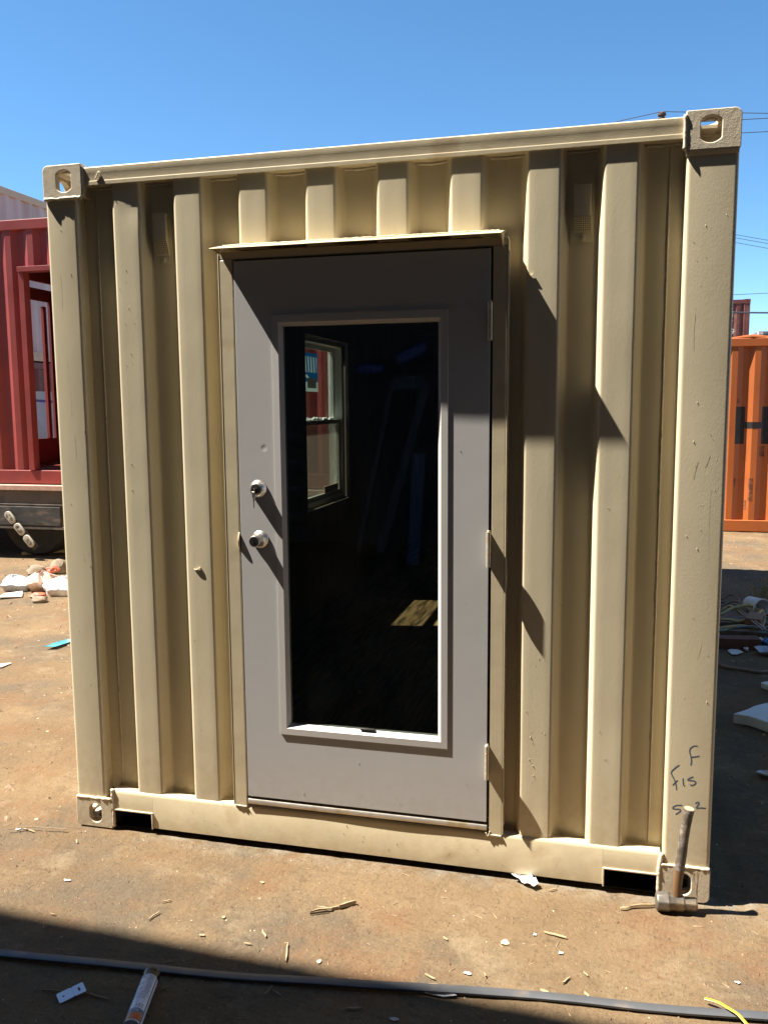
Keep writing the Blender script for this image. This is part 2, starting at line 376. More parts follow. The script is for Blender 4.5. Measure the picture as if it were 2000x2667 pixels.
    mu = n.new('ShaderNodeMath'); mu.operation = 'MULTIPLY'; l.new(d, mu.inputs[0]); l.new(g, mu.inputs[1])
    c = mix(c, (0.50, 0.44, 0.36), mu.outputs[0])
    l.new(c, b.inputs['Base Color'])
    last = None
    for dist, src in ((0.02, noi(5, 8, 0.6, 2.2)), (0.014, noi(24, 8, 0.75, 4.4)), (0.006, noi(90, 8, 0.75, 6.1))):
        bn = n.new('ShaderNodeBump'); bn.inputs['Distance'].default_value = dist; bn.inputs['Strength'].default_value = 0.8
        l.new(src, bn.inputs['Height'])
        if last: l.new(last, bn.inputs['Normal'])
        last = bn.outputs[0]
    l.new(last, b.inputs['Normal'])
    return m
M['dirt'] = ground_mat()

# ---------------------------------------------------------------- mesh helpers
class MB:
    def __init__(s): s.v = []; s.f = []
    def add(s, vs, fs):
        o = len(s.v); s.v += [tuple(v) for v in vs]; s.f += [tuple(i + o for i in f) for f in fs]; return s
    def box(s, x0, x1, y0, y1, z0, z1):
        vs = [(x, y, z) for z in (z0, z1) for y in (y0, y1) for x in (x0, x1)]
        return s.add(vs, [(0, 2, 3, 1), (4, 5, 7, 6), (0, 1, 5, 4), (2, 6, 7, 3), (0, 4, 6, 2), (1, 3, 7, 5)])
    def prism(s, poly, axis, a, b):
        """closed polygon (2-D) extruded along axis from a to b; poly coords are the other two axes in xyz order"""
        def p(u, v, t): return {'x': (t, u, v), 'y': (u, t, v), 'z': (u, v, t)}[axis]
        n = len(poly)
        vs = [p(u, v, a) for u, v in poly] + [p(u, v, b) for u, v in poly]
        fs = [tuple(range(n))[::-1], tuple(range(n, 2 * n))] + [(i, (i + 1) % n, n + (i + 1) % n, n + i) for i in range(n)]
        return s.add(vs, fs)
    def grid(s, P):
        """P[i][j] points"""
        n, m = len(P), len(P[0])
        return s.add([p for r in P for p in r], [(i * m + j, i * m + j + 1, (i + 1) * m + j + 1, (i + 1) * m + j) for i in range(n - 1) for j in range(m - 1)])
    def tube(s, pts, r, n=8, cap=True, flat=1.0):
        pts = [Vector(p) for p in pts]
        rs = r if isinstance(r, (list, tuple)) else [r] * len(pts)
        rings = []; up = None
        for i, p in enumerate(pts):
            t = (pts[min(i + 1, len(pts) - 1)] - pts[max(i - 1, 0)]).normalized()
            if up is None:
                up = Vector((0, 0, 1)) if abs(t.z) < 0.9 else Vector((0, 1, 0))
            u = t.cross(up).normalized(); w = u.cross(t).normalized(); up = w
            rings.append([p + (u * math.cos(2 * PI * k / n) + w * math.sin(2 * PI * k / n) * flat) * rs[i] for k in range(n)])
        vs = [q for ring in rings for q in ring]
        fs = [(i * n + k, i * n + (k + 1) % n, (i + 1) * n + (k + 1) % n, (i + 1) * n + k) for i in range(len(pts) - 1) for k in range(n)]
        if cap: fs += [tuple(range(n))[::-1], tuple(range((len(pts) - 1) * n, len(pts) * n))]
        return s.add(vs, fs)
    def lathe(s, prof, origin=(0, 0, 0), axis='-y', n=32):
        """prof: (r, h) pairs, h along axis"""
        o = Vector(origin)
        def p(r, h, a):
            c, d = r * math.cos(a), r * math.sin(a)
            return o + {'-y': Vector((c, -h, d)), 'z': Vector((c, d, h)), 'y': Vector((c, h, d)), 'x': Vector((h, c, d))}[axis]
        vs = [p(r, h, 2 * PI * k / n) for r, h in prof for k in range(n)]
        fs = [(i * n + k, i * n + (k + 1) % n, (i + 1) * n + (k + 1) % n, (i + 1) * n + k) for i in range(len(prof) - 1) for k in range(n)]
        fs += [tuple(range(n)), tuple(range((len(prof) - 1) * n, len(prof) * n))[::-1]]
        return s.add(vs, fs)
    def ring(s, outer, inner, axis, a, b):
        """plate with a hole: loops of equal length"""
        def p(u, v, t): return {'x': (t, u, v), 'y': (u, t, v), 'z': (u, v, t)}[axis]
        n = len(outer)
        vs = [p(u, v, t) for t in (a, b) for L in (outer, inner) for u, v in L]
        fs = []
        for i in range(n):
            j = (i + 1) % n
            fs += [(i, j, n + j, n + i), (2 * n + i, 3 * n + i, 3 * n + j, 2 * n + j), (i, 2 * n + i, 2 * n + j, j), (n + i, n + j, 3 * n + j, 3 * n + i)]
        return s.add(vs, fs)
    def blob(s, c, rx, ry, rz, seed=0, amp=0.25, fr=2.0, n=3, flatz=None):
        bm = bmesh.new(); bmesh.ops.create_icosphere(bm, subdivisions=n, radius=1)
        vs = []
        for v in bm.verts:
            k = 1 + amp * noise.noise(v.co * fr + Vector((seed * 3.7, seed, 0))) + amp * 0.32 * (0.35 - abs(noise.noise(v.co * fr * 2.3 + Vector((seed, 5, seed))))) + amp * 0.08 * (0.3 - abs(noise.noise(v.co * fr * 6 + Vector((seed, 1, seed)))))
            q = v.co * k
            z = c[2] + q.z * rz
            if flatz is not None: z = max(z, flatz)
            vs.append((c[0] + q.x * rx, c[1] + q.y * ry, z))
        fs = [tuple(v.index for v in f.verts) for f in bm.faces]
        bm.free(); return s.add(vs, fs)

def obj(name, mb, m, parent=None, bevel=0.0, smooth=35, seg=2, loc=None):
    me = bpy.data.meshes.new(name)
    me.from_pydata(mb.v, [], mb.f)
    bm = bmesh.new(); bm.from_mesh(me)
    bmesh.ops.recalc_face_normals(bm, faces=bm.faces)
    bm.to_mesh(me); bm.free()
    me.materials.append(M[m] if isinstance(m, str) else m)
    if smooth:
        for p in me.polygons: p.use_smooth = True
        me.set_sharp_from_angle(angle=math.radians(smooth))
    o = bpy.data.objects.new(name, me)
    C.objects.link(o)
    if parent: o.parent = parent
    if loc: o.location = loc
    if bevel:
        b = o.modifiers.new('bevel', 'BEVEL'); b.width = bevel; b.segments = seg; b.limit_method = 'ANGLE'; b.angle_limit = math.radians(40)
        b.harden_normals = False
    return o
def thing(name, label, cat, loc=(0, 0, 0), rotz=0.0, group=None):
    o = bpy.data.objects.new(name, None); C.objects.link(o)
    o.location = loc; o.rotation_euler = (0, 0, rotz); o.empty_display_size = 0.2
    o['label'] = label; o['category'] = cat
    if group: o['group'] = group
    return o
def tag(o, label, cat, group=None):
    o['label'] = label; o['category'] = cat
    if group: o['group'] = group
    return o
def fillet(pts, r, n=4):
    out_ = [Vector(pts[0])]
    for i in range(1, len(pts) - 1):
        p, a, b = Vector(pts[i]), Vector(pts[i - 1]), Vector(pts[i + 1])
        da, db = (a - p), (b - p)
        ang = da.angle(db)
        if ang > 3.1: out_.append(p); continue
        d = min(r / math.tan(ang / 2), da.length * 0.48, db.length * 0.48)
        s, e = p + da.normalized() * d, p + db.normalized() * d
        for k in range(n + 1):
            t = k / n
            out_.append((1 - t) ** 2 * s + 2 * t * (1 - t) * p + t * t * e)
    out_.append(Vector(pts[-1]))
    return out_
def smooth_path(pts, n=6):
    P = [Vector(p) for p in pts]; out_ = []
    for i in range(len(P) - 1):
        a, b, c, d = P[max(i - 1, 0)], P[i], P[i + 1], P[min(i + 2, len(P) - 1)]
        for k in range(n):
            t = k / n
            out_.append(0.5 * ((2 * b) + (c - a) * t + (2 * a - 5 * b + 4 * c - d) * t * t + (3 * b - a - 3 * c + d) * t ** 3))
    out_.append(P[-1]); return out_
def text_mb(txt, size, depth=0.0):
    cu = bpy.data.curves.new('t', 'FONT'); cu.body = txt; cu.size = size; cu.extrude = depth; cu.align_x = 'CENTER'; cu.align_y = 'CENTER'
    o = bpy.data.objects.new('t', cu); C.objects.link(o)
    dg = bpy.context.evaluated_depsgraph_get(); me = o.evaluated_get(dg).to_mesh()
    mb = MB(); mb.add([v.co[:] for v in me.vertices], [tuple(p.vertices) for p in me.polygons])
    bpy.data.objects.remove(o); bpy.data.curves.remove(cu)
    return mb
def xform(mb, mtx):
    mb.v = [tuple(mtx @ Vector(v)) for v in mb.v]; return mb

# ---------------------------------------------------------------- ground
def axis_coords(dense):
    L = []
    for a, b, st in dense:
        k = max(1, round((b - a) / st)); L += [a + (b - a) * i / k for i in range(k)]
    L.append(dense[-1][1]); return L
gx = axis_coords([(-400, -60, 85), (-60, -12, 6), (-12, -4, 0.25), (-4, -1.9, 0.06), (-1.9, 2.3, 0.022), (2.3, 5, 0.09), (5, 12, 0.7), (12, 60, 8), (60, 400, 85)])
gy = axis_coords([(-60, -6, 6), (-6, -1.4, 0.3), (-1.4, 0.3, 0.018), (0.3, 4.5, 0.06), (4.5, 10, 0.16), (10, 40, 2), (40, 400, 60)])
def gz(x, y):
    a = 0.0025 * noise.noise(Vector((x * 1.3, y * 1.3, 0))) + 0.0028 * noise.noise(Vector((x * 5, y * 6, 3))) + 0.003 * noise.noise(Vector((x * 17, y * 17, 8)))
    a += 0.0016 * noise.noise(Vector((x * 45, y * 45, 1)))
    far = max(abs(x) - 14, abs(y) - 14, 0)
    a *= max(0.0, 1 - far / 10)
    if -1.35 < x < 1.35 and -0.02 < y < 6.2: a = min(a, 0) - 0.004
    if y > 1.0 or x < -1.4 : a *= 1.9
    return a - 0.002
mb = MB(); mb.grid([[(x, y, gz(x, y)) for y in gy] for x in gx])
ground = obj('ground', mb, 'dirt', smooth=180)
ground['kind'] = 'structure'

# ---------------------------------------------------------------- main container
B = 1.219; H = 2.591; L = 6.058
cont = thing('shipping_container', 'beige shipping container whose end wall holds a grey glazed door', 'shipping container', (0, 0, 0))
def oval_r(a, w, h, kind):
    """ray length from centre at angle a: clipped circle ('clip') or stadium ('stad')"""
    c, s = math.cos(a), math.sin(a)
    if kind == 'clip':
        r = h / 2
        return min(r, (w / 2) / abs(c) if abs(c) > 1e-6 else 9)
    r = w / 2; d = h / 2 - r
    if abs(c) > 1e-6 and abs(s / c) * r <= d: return r / abs(c)
    k = d * abs(s); return k + math.sqrt(max(k * k - (d * d - r * r), 0))
def rrect(x0, x1, z0, z1, r):
    """rounded rectangle, r = radii at (x0z0, x1z0, x1z1, x0z1)"""
    L_ = []
    for (cx, cz, rr, a0) in ((x1, z0, r[1], -PI / 2), (x1, z1, r[2], 0), (x0, z1, r[3], PI / 2), (x0, z0, r[0], PI)):
        sx = -1 if cx == x1 else 1; sz = -1 if cz == z1 else 1
        n_ = 7 if rr > 1e-4 else 1
        for k in range(n_):
            a = a0 + PI / 2 * (k / (n_ - 1) if n_ > 1 else 0)
            L_.append((cx + sx * rr + rr * math.cos(a), cz + sz * rr + rr * math.sin(a)))
    return L_
def holed(outer, c, w, h, kind):
    pts = []
    for i, p in enumerate(outer):
        q = outer[(i + 1) % len(outer)]
        for k in range(10): pts.append((p[0] + (q[0] - p[0]) * k / 10, p[1] + (q[1] - p[1]) * k / 10))
    d = []
    for p in pts:
        if not d or (p[0] - d[-1][0]) ** 2 + (p[1] - d[-1][1]) ** 2 > 1e-10: d.append(p)
    inner = []
    for u, v in d:
        a = math.atan2(v - c[1], u - c[0]); r = oval_r(a, w, h, kind)
        inner.append((c[0] + r * math.cos(a), c[1] + r * math.sin(a)))
    return d, inner
def casting(sx, top, front):
    """corner casting; sx = -1 left / +1 right"""
    mb_ = MB(); t = 0.024
    xo = sx * B; xi = sx * (B - 0.162)
    z0, z1 = (H - 0.118, H) if top else (0.0, 0.118)
    y0, y1 = (0.0, 0.178) if front else (L - 0.178, L)
    yf = (y0, y0 + t) if front else (y1 - t, y1)
    x0, x1 = min(xo, xi), max(xo, xi)
    rr = 0.022
    rad = [0, 0, 0, 0]
    idx = {(-1, False): 0, (1, False): 1, (1, True): 2, (-1, True): 3}[(sx, top)]
    rad[idx] = rr
    o_, i_ = holed(rrect(x0, x1, z0, z1, rad), (xo - sx * 0.088, (z0 + z1) / 2), 0.062 if top else 0.055, 0.080, 'clip' if top else 'stad')
    mb_.ring(o_, i_, 'y', *yf)
    yb = (y0 + t + 0.0005, y1) if front else (y0, y1 - t - 0.0005)
    # outer side plate with its hole
    zs0, zs1 = (z0, z1 - rr) if top else (z0 + rr, z1)
    o_, i_ = holed(rrect(yb[0], yb[1], zs0, zs1, [0, 0, 0, 0]), ((yb[0] + yb[1]) / 2, (zs0 + zs1) / 2), 0.062, 0.076, 'clip')
    mb_.ring(o_, i_, 'x', xo, xo - sx * t)
    # top / bottom plate with its hole, quarter round between
    za, zb = (z1 - t, z1) if top else (z0, z0 + t)
    xa, xb = sorted((xo - sx * rr, xi))
    o_, i_ = holed(rrect(xa, xb, yb[0], yb[1], [0, 0, 0, 0]), ((xa + xb) / 2, (yb[0] + yb[1]) / 2), 0.062, 0.12, 'stad')
    mb_.ring(o_, i_, 'z', za, zb)
    cx = xo - sx * rr; cz = z1 - rr if top else z0 + rr
    arc = [(cx + sx * rr * math.cos(a), cz + (1 if top else -1) * rr * math.sin(a)) for a in [PI / 2 * k / 6 for k in range(7)]]
    mb_.prism([(cx, cz)] + arc, 'y', *yb)
    # closing plates on the inner sides
    mb_.box(*sorted((xi, xi + sx * 0.012)), yb[0], yb[1], z0 + (0.0245 if not top else 0.0), z1 - (0.0245 if top else 0.0))
    if not front: mb_.box(x0 + 0.03, x1 - 0.03, y0, y0 + 0.01, z0 + 0.025, z1 - 0.025)
    else: mb_.box(x0 + 0.03, x1 - 0.03, y1 - 0.01, y1, z0 + 0.025, z1 - 0.025)
    zz = (z0, z0 + 0.008) if top else (z1 - 0.008, z1)
    mb_.box(x0 + 0.0245, x1 - 0.0125, yb[0] + 0.0005, yb[1] - 0.0105, zz[0] + 0.0005, zz[1] - 0.0005)
    return obj('corner_casting', mb_, 'beige_rough', cont, bevel=0.0025)
for sx in (-1, 1):
    for top in (True, False):
        for fr in (True, False):
            casting(sx, top, fr)
def weld(pts, r, name='weld_bead', m='beige_rough', parent=cont, amp=0.35, seed=0):
    P = []; 
    for i in range(len(pts) - 1):
        a, b = Vector(pts[i]), Vector(pts[i + 1]); k = max(3, int((b - a).length / 0.006))
        for j in range(k): P.append(a + (b - a) * j / k)
    P.append(Vector(pts[-1]))
    R = [r * (1 + amp * noise.noise(p * 90 + Vector((seed, 0, 0))) + 0.5 * amp * noise.noise(p * 260)) for p in P]
    P = [p + Vector((0, 0, r * 0.35 * noise.noise(p * 60 + Vector((0, seed, 0))))) for p in P]
    return obj(name, MB().tube(P, R, 7), m, parent, smooth=180)
PY = 0.0065     # front plane of the posts and rails
def post_y(x, z):
    return PY + 0.0011 * noise.noise(Vector((x * 2.2, z * 1.1, 4))) + 0.0004 * noise.noise(Vector((x * 9, z * 5, 9)))
def post(sx, front=True):
    xo = sx * (B - 0.002); xi = sx * (B - (0.134 if sx < 0 else 0.156))
    a, b = min(xo, xi), max(xo, xi)
    y0, y1 = (PY, 0.16) if front else (L - 0.16, L - PY)
    base = [(a, y1), (a, y0), (b, y0), (b, y1)] if front else [(a, y0), (a, y1), (b, y1), (b, y0)]
    prof = fillet(base, 0.014, 6)
    n_ = 60; P = []
    for j in range(n_ + 1):
        z = 0.119 + (H - 0.238) * j / n_
        row = []
        for p in prof:
            w = 0.0011 * noise.noise(Vector((p.x * 2.2, z * 1.1, 4))) + 0.0004 * noise.noise(Vector((p.x * 9, z * 5, 9)))
            row.append((p.x, p.y + w, z))
        P.append(row)
    mb_ = MB().grid(P)
    mb_.prism([(p.x, p.y) for p in prof], 'z', 0.1185, 0.1195); mb_.prism([(p.x, p.y) for p in prof], 'z', H - 0.1195, H - 0.1185)
    return obj('corner_post', mb_, 'beige', cont, smooth=60)
pl = post(-1); pr = post(1); post(-1, False); post(1, False)
# bead of weld and ragged paint under the front castings
for sx in (-1, 1):
    xa, xb = sorted((sx * (B - 0.003), sx * (B - 0.160)))
    weld([(xa, 0.0045, 0.1215), (xb, 0.0045, 0.1215)], 0.0062, seed=sx)
weld([(-B + 0.004, 0.003, H - 0.121), (-B + 0.158, 0.003, H - 0.121)], 0.0068, amp=0.5, seed=5)
obj('weld_bead', MB().prism([(0.0005, H - 0.118), (0.0045, H - 0.131), (0.0062, H - 0.133), (0.02, H - 0.133), (0.02, H - 0.118)], 'x', B - 0.158, B - 0.004), 'beige_rough', cont, bevel=0.001)
weld([(-B + 0.164, 0.009, 0.165), (-B + 0.164, 0.008, 0.122), (-B + 0.166, 0.006, 0.09), (-B + 0.166, 0.006, 0.01)], 0.0075, seed=9)
weld([(B - 0.158, 0.009, 0.16), (B - 0.163, 0.006, 0.128), (B - 0.166, 0.005, 0.10), (B - 0.166, 0.006, 0.01)], 0.0085, seed=11)
weld([(B - 0.164, 0.002, H - 0.012), (B - 0.164, 0.002, H - 0.115)], 0.006, seed=12)
weld([(-B + 0.165, 0.006, H - 0.012), (-B + 0.165, 0.006, H - 0.112)], 0.0035, seed=13)

# corrugated end wall
RIB = [-0.887, -0.639, -0.386, -0.135, 0.122, 0.373, 0.627, 0.869]
YF, YT = 0.0138, 0.060
def wall_profile(xa, xb, ribs):
    pts = [(xa, YT)]
    for c in ribs: pts += [(c - 0.074, YT), (c - 0.054, YF), (c + 0.054, YF), (c + 0.074, YT)]
    pts.append((xb, YT))
    pts = [Vector((x, y, 0)) for x, y in pts if xa - 1e-6 <= x <= xb + 1e-6]
    return fillet(pts, 0.015, 5)
def sheet(mb_, prof, z0, z1, n_):
    P = []
    fine = []
    for i in range(len(prof) - 1):
        a, b = prof[i], prof[i + 1]; k = max(1, int((b - a).length / 0.02))
        fine += [a + (b - a) * j / k for j in range(k)]
    fine.append(prof[-1])
    for j in range(n_ + 1):
        z = z0 + (z1 - z0) * j / n_
        row = []
        for p in fine:
            w = (0.0013 * noise.noise(Vector((p.x * 3.1, z * 1.5, 2))) + 0.0006 * noise.noise(Vector((p.x * 9, z * 6, 5)))) * min(1, (2.56 - z) * 3)
            if p.x < -0.8: w += 0.004 * math.exp(-((p.x + 0.85) / 0.05) ** 2 - ((z - 2.43) / 0.05) ** 2)
            row.append((p.x, p.y + w, z))
        P.append(row)
    mb_.grid(P)
mb = MB()
sheet(mb, wall_profile(-1.09, -0.512, RIB[:2]), 0.150, 2.53, 70)
sheet(mb, wall_profile(0.500, 1.07, RIB[6:]), 0.150, 2.53, 70)
sheet(mb, wall_profile(-0.512, 0.500, RIB[2:6]), 2.25, 2.53, 10)
endwall = obj('end_wall', mb, 'beige', cont, smooth=180)
weld([(-1.035, YT - 0.001, 0.17), (-1.035, YT - 0.001, 2.5)], 0.003, amp=0.5, seed=21)
weld([(1.018, YT - 0.001, 0.17), (1.018, YT - 0.001, 2.5)], 0.003, amp=0.5, seed=22)
# header rail with shallow relief lines
hz0, hz1 = 2.512, 2.577
sec = [(0.07, hz0), (PY, hz0), (PY, hz0 + 0.012), (PY + 0.0009, hz0 + 0.015), (PY + 0.0009, hz0 + 0.040), (PY + 0.0003, hz0 + 0.044), (PY + 0.001, hz1 - 0.004), (PY + 0.005, hz1), (0.09, hz1 + 0.003), (0.09, hz0 + 0.02)]
def swept(sec_, xa, xb, step=0.04, amp=0.0007, seed=0):
    n_ = max(1, int((xb - xa) / step)); P = []
    for i in range(n_ + 1):
        x = xa + (xb - xa) * i / n_
        P.append([(x, u + amp * noise.noise(Vector((x * 3, v * 8, seed))), v + amp * noise.noise(Vector((x * 2.3, u * 8, seed + 5)))) for u, v in sec_ + sec_[:1]])
    mb_ = MB().grid(P)
    k = len(sec_)
    mb_.add(P[0][:k], [tuple(range(k))]); mb_.add(P[-1][:k], [tuple(range(k))[::-1]])
    return mb_
obj('header_rail', swept(sec, -B + 0.1625, B - 0.1625, amp=0.0002, seed=1), 'beige_rail', cont, smooth=12)
weld([(-1.0, 0.004, 2.53), (-0.985, 0.004, 2.556), (-0.975, 0.004, 2.533)], 0.0022, amp=0.2)
for i, (a, b) in enumerate([(-1.07, -0.95), (-0.82, -0.70), (-0.56, -0.455), (-0.32, -0.20), (-0.06, 0.055), (0.195, 0.305), (0.445, 0.56), (0.695, 0.80), (0.94, 1.05)]):
    weld([(a, 0.05, 2.509), ((a + b) / 2, 0.055, 2.507), (b, 0.05, 2.509)], 0.005, amp=0.5, seed=30 + i)
# bottom sill: channel with two fork pockets
top_sec = [(0.075, 0.151), (0.03, 0.1665), (0.018, 0.165), (0.010, 0.158), (PY, 0.149)]
def sill(xa, xb, zb, seed):
    return swept(top_sec + [(PY, zb), (PY + 0.006, zb), (PY + 0.006, 0.14), (0.075, 0.14)], xa, xb, 0.05, 0.0009, seed)
mbs = MB()
for xa, xb, zb in ((-B + 0.164, -0.8755, 0.081), (-0.8750, 0.8645, 0.021), (0.8650, B - 0.164, 0.081)):
    q = sill(xa, xb, zb, 3); mbs.add(q.v, q.f)
obj('bottom_sill', mbs, 'beige_rail', cont, smooth=40)
for xa, xb, xs in ((-1.052, -0.8755, -0.8755), (0.865, 1.053, 0.865)):
    mbp = MB().box(xa, xb, 0.001, 0.28, 0.079, 0.085)
    if xs < 0: mbp.box(xs - 0.006, xs, 0.001, 0.28, 0.017, 0.0785)
    else: mbp.box(xs, xs + 0.006, 0.001, 0.28, 0.015, 0.0785)
    pk = obj('fork_pocket', mbp, 'beige_rough', cont, bevel=0.0015)
    ends = (xa, xs - 0.0065) if xs < 0 else (xs + 0.0065, xb)
    mt_ = MB().box(ends[0], ends[1], 0.27, 0.278, 0.004, 0.0785)
    if xs < 0: mt_.box(xa - 0.003, xa, 0.012, 0.269, 0.004, 0.0785)
    else: mt_.box(xb, xb + 0.003, 0.012, 0.269, 0.004, 0.0785)
    mt_.box(ends[0] + 0.0005, ends[1] - 0.0005, 0.012, 0.269, 0.0745, 0.0785).box(ends[0] + 0.0005, ends[1] - 0.0005, 0.03, 0.269, 0.0005, 0.0035)
    obj('pocket_shade_panels', mt_, 'black', pk)  # black panels added inside the pocket, its shade put into their colour
# dark underside: floor cross members seen as one steel pan
obj('underframe', MB().box(-1.05, 1.05, 0.31, L - 0.2, 0.03, 0.135), 'black', cont)
for sx in (-1, 1):
    obj('bottom_rail', MB().box(*sorted((sx * (B - 0.004), sx * (B - 0.05))), 0.18, L - 0.18, 0.02, 0.16), 'beige', cont, bevel=0.003)
    obj('top_rail', MB().box(*sorted((sx * (B - 0.004), sx * (B - 0.064))), 0.18, L - 0.18, 2.515, 2.577), 'beige', cont, bevel=0.003)
# side walls (left one with the window opening)
WY0, WY1, WZ0, WZ1 = 2.56, 3.50, 0.99, 2.17
def side_profile(ya, yb):
    pts = []; y = ya; k = 0
    while y < yb:
        for dy, d in ((0.0, 0), (0.072, 0), (0.140, 1), (0.210, 1)):
            if y + dy <= yb: pts.append((y + dy, d))
        y += 0.278
    pts.append((yb, pts[-1][1])); return pts
for sx in (-1, 1):
    mbw = MB()
    spans = [(0.16, L - 0.16, 0.155, 2.52)] if sx > 0 else [(0.16, WY0, 0.155, 2.52), (WY1, L - 0.16, 0.155, 2.52), (WY0, WY1, 0.155, WZ0), (WY0, WY1, WZ1, 2.52)]
    for ya, yb, za, zb in spans:
        pr_ = side_profile(ya, yb)
        mbw.grid([[(sx * (B - 0.010 - 0.036 * d), y, z) for y, d in pr_] for z in (za, zb)])
    obj('side_wall', mbw, 'beige', cont, smooth=0)
obj('roof_panel', MB().box(-B + 0.06, B - 0.06, 0.09, L - 0.02, 2.560, 2.570), 'beige', cont)
obj('rear_wall', MB().box(-B + 0.13, B - 0.13, L - 0.06, L - 0.02, 0.13, 2.56), 'beige', cont)
# inside: lining, floor boards, ceiling
XI = 1.06
lin = MB()
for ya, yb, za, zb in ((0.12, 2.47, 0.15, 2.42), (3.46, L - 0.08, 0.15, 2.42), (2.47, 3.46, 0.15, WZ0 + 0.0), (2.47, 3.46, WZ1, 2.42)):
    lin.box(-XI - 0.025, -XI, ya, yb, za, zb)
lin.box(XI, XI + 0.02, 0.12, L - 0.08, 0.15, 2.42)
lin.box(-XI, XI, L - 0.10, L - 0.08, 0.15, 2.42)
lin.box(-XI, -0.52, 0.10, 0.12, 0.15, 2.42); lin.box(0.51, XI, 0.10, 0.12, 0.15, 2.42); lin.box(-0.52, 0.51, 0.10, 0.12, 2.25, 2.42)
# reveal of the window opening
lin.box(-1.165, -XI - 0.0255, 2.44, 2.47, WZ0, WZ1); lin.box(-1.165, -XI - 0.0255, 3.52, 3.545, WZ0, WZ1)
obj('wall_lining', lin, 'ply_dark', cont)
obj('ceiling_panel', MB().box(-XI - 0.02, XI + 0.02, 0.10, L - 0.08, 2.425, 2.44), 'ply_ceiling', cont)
bw = (2 * XI) / 10
for i in range(10):
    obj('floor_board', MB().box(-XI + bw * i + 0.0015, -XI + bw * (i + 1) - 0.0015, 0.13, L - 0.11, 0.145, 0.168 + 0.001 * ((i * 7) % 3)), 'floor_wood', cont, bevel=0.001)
for y in (0.9, 1.8, 2.7, 3.6):
    obj('ceiling_joist', MB().box(-XI, XI, y, y + 0.04, 2.385, 2.4245), 'ply_ceiling', cont)
obj('skirting', MB().box(-XI + 0.0005, -XI + 0.014, 0.13, L - 0.12, 0.172, 0.26), 'ply_ceiling', cont)

# window in the left side wall, seen through the door glass
win = bpy.data.objects.new('window', None); C.objects.link(win); win.parent = cont
def rect_frame(mb_, x0, x1, ya, yb, za, zb, t):
    mb_.box(x0, x1, ya, ya + t, za, zb); mb_.box(x0, x1, yb - t, yb, za, zb)
    mb_.box(x0, x1, ya + t, yb - t, za, za + t); mb_.box(x0, x1, ya + t, yb - t, zb - t, zb)
fm = MB(); rect_frame(fm, -1.225, -1.115, WY0 + 0.005, WY1 - 0.005, WZ0 + 0.003, WZ1 - 0.003, 0.030)
fm.box(-1.172, -1.168, WY1 - 0.050, WY1 - 0.0365, WZ0 + 0.04, WZ1 - 0.04)
obj('frame', fm, 'vinyl', win, bevel=0.002)
zm = 1.585
um = MB(); rect_frame(um, -1.20, -1.175, WY0 + 0.036, WY1 - 0.036, zm - 0.012, WZ1 - 0.036, 0.032)
obj('upper_sash', um, 'vinyl', win, bevel=0.002)
lm = MB(); rect_frame(lm, -1.165, -1.135, WY0 + 0.036, WY1 - 0.036, WZ0 + 0.034, zm + 0.012, 0.032)
obj('lower_sash', lm, 'vinyl', win, bevel=0.002)
obj('upper_pane', MB().box(-1.189, -1.185, WY0 + 0.0685, WY1 - 0.0685, zm + 0.0205, WZ1 - 0.0685), 'win_glass', win)
obj('lower_pane', MB().box(-1.152, -1.148, WY0 + 0.0685, WY1 - 0.0685, WZ0 + 0.0665, zm - 0.0205), 'win_screen', win)
fo = MB()
for i in range(14):
    fo.blob((-1.15 + random.uniform(-0.01, 0.01), 2.66 + 0.05 * i + random.uniform(-0.015, 0.015), zm + 0.016), 0.014, 0.02, random.uniform(0.008, 0.018), i, 0.4, 2, 2)
obj('spray_foam', fo, 'foam', win, smooth=180)['kind'] = 'stuff'
obj('wood_shim', MB().box(-1.147, -1.137, WY1 - 0.42, WY1 - 0.094, WZ0 + 0.067, WZ0 + 0.115), 'shim', win)
sy0, sy1, sz0, sz1 = 2.68, 3.09, 1.80, 2.07
obj('window_sticker', MB().box(-1.1845, -1.1835, sy0, sy1, sz0, sz1), 'sticker', win)

# door frame, drip cap
mj = MB()
def jamb(xa, xb):
    mj.box(xa, xb, 0.0055, 0.11, 0.158, 2.2175)
jamb(-0.5195, -0.4685); jamb(0.4645, 0.5125)
mj.box(-0.5195, 0.5125, 0.0060, 0.11, 2.218, 2.2465)
obj('door_frame', mj, 'beige_rail', cont, bevel=0.003)
obj('frame_edge', MB().box(-0.5235, -0.5200, 0.0045, 0.08, 0.162, 2.243).box(0.5130, 0.5165, 0.0045, 0.08, 0.162, 2.243), 'beige_rail', cont, bevel=0.001)
# stop behind the door closes the gap
obj('door_stop', MB().box(-0.4680, -0.445, 0.056, 0.075, 0.20, 2.217).box(0.440, 0.464, 0.056, 0.075, 0.20, 2.217).box(-0.445, 0.440, 0.056, 0.075, 2.195, 2.217), 'black', cont)
DF = -0.072
P = []
for i in range(41):
    x = -0.516 + 1.016 * i / 40
    w = 0.0016 * noise.noise(Vector((x * 4, 0, 7))); w2 = 0.0012 * noise.noise(Vector((x * 5, 3, 7)))
    e = 0.004 if i == 0 else 0.0
    P.append([(x, 0.062, 2.2725 + w), (x, 0.012, 2.2675 + w), (x - e, DF + 0.003 + w2, 2.2468 + w2), (x - e, DF + w2, 2.2445 + w2), (x - e, DF + 0.003 + w2, 2.2430 + w2), (x, 0.010, 2.2625), (x, 0.062, 2.2675), (x, 0.062, 2.2725 + w)])
mb = MB().grid(P); mb.add(P[0][:7], [tuple(range(7))]); mb.add(P[-1][:7], [tuple(range(7))[::-1]])
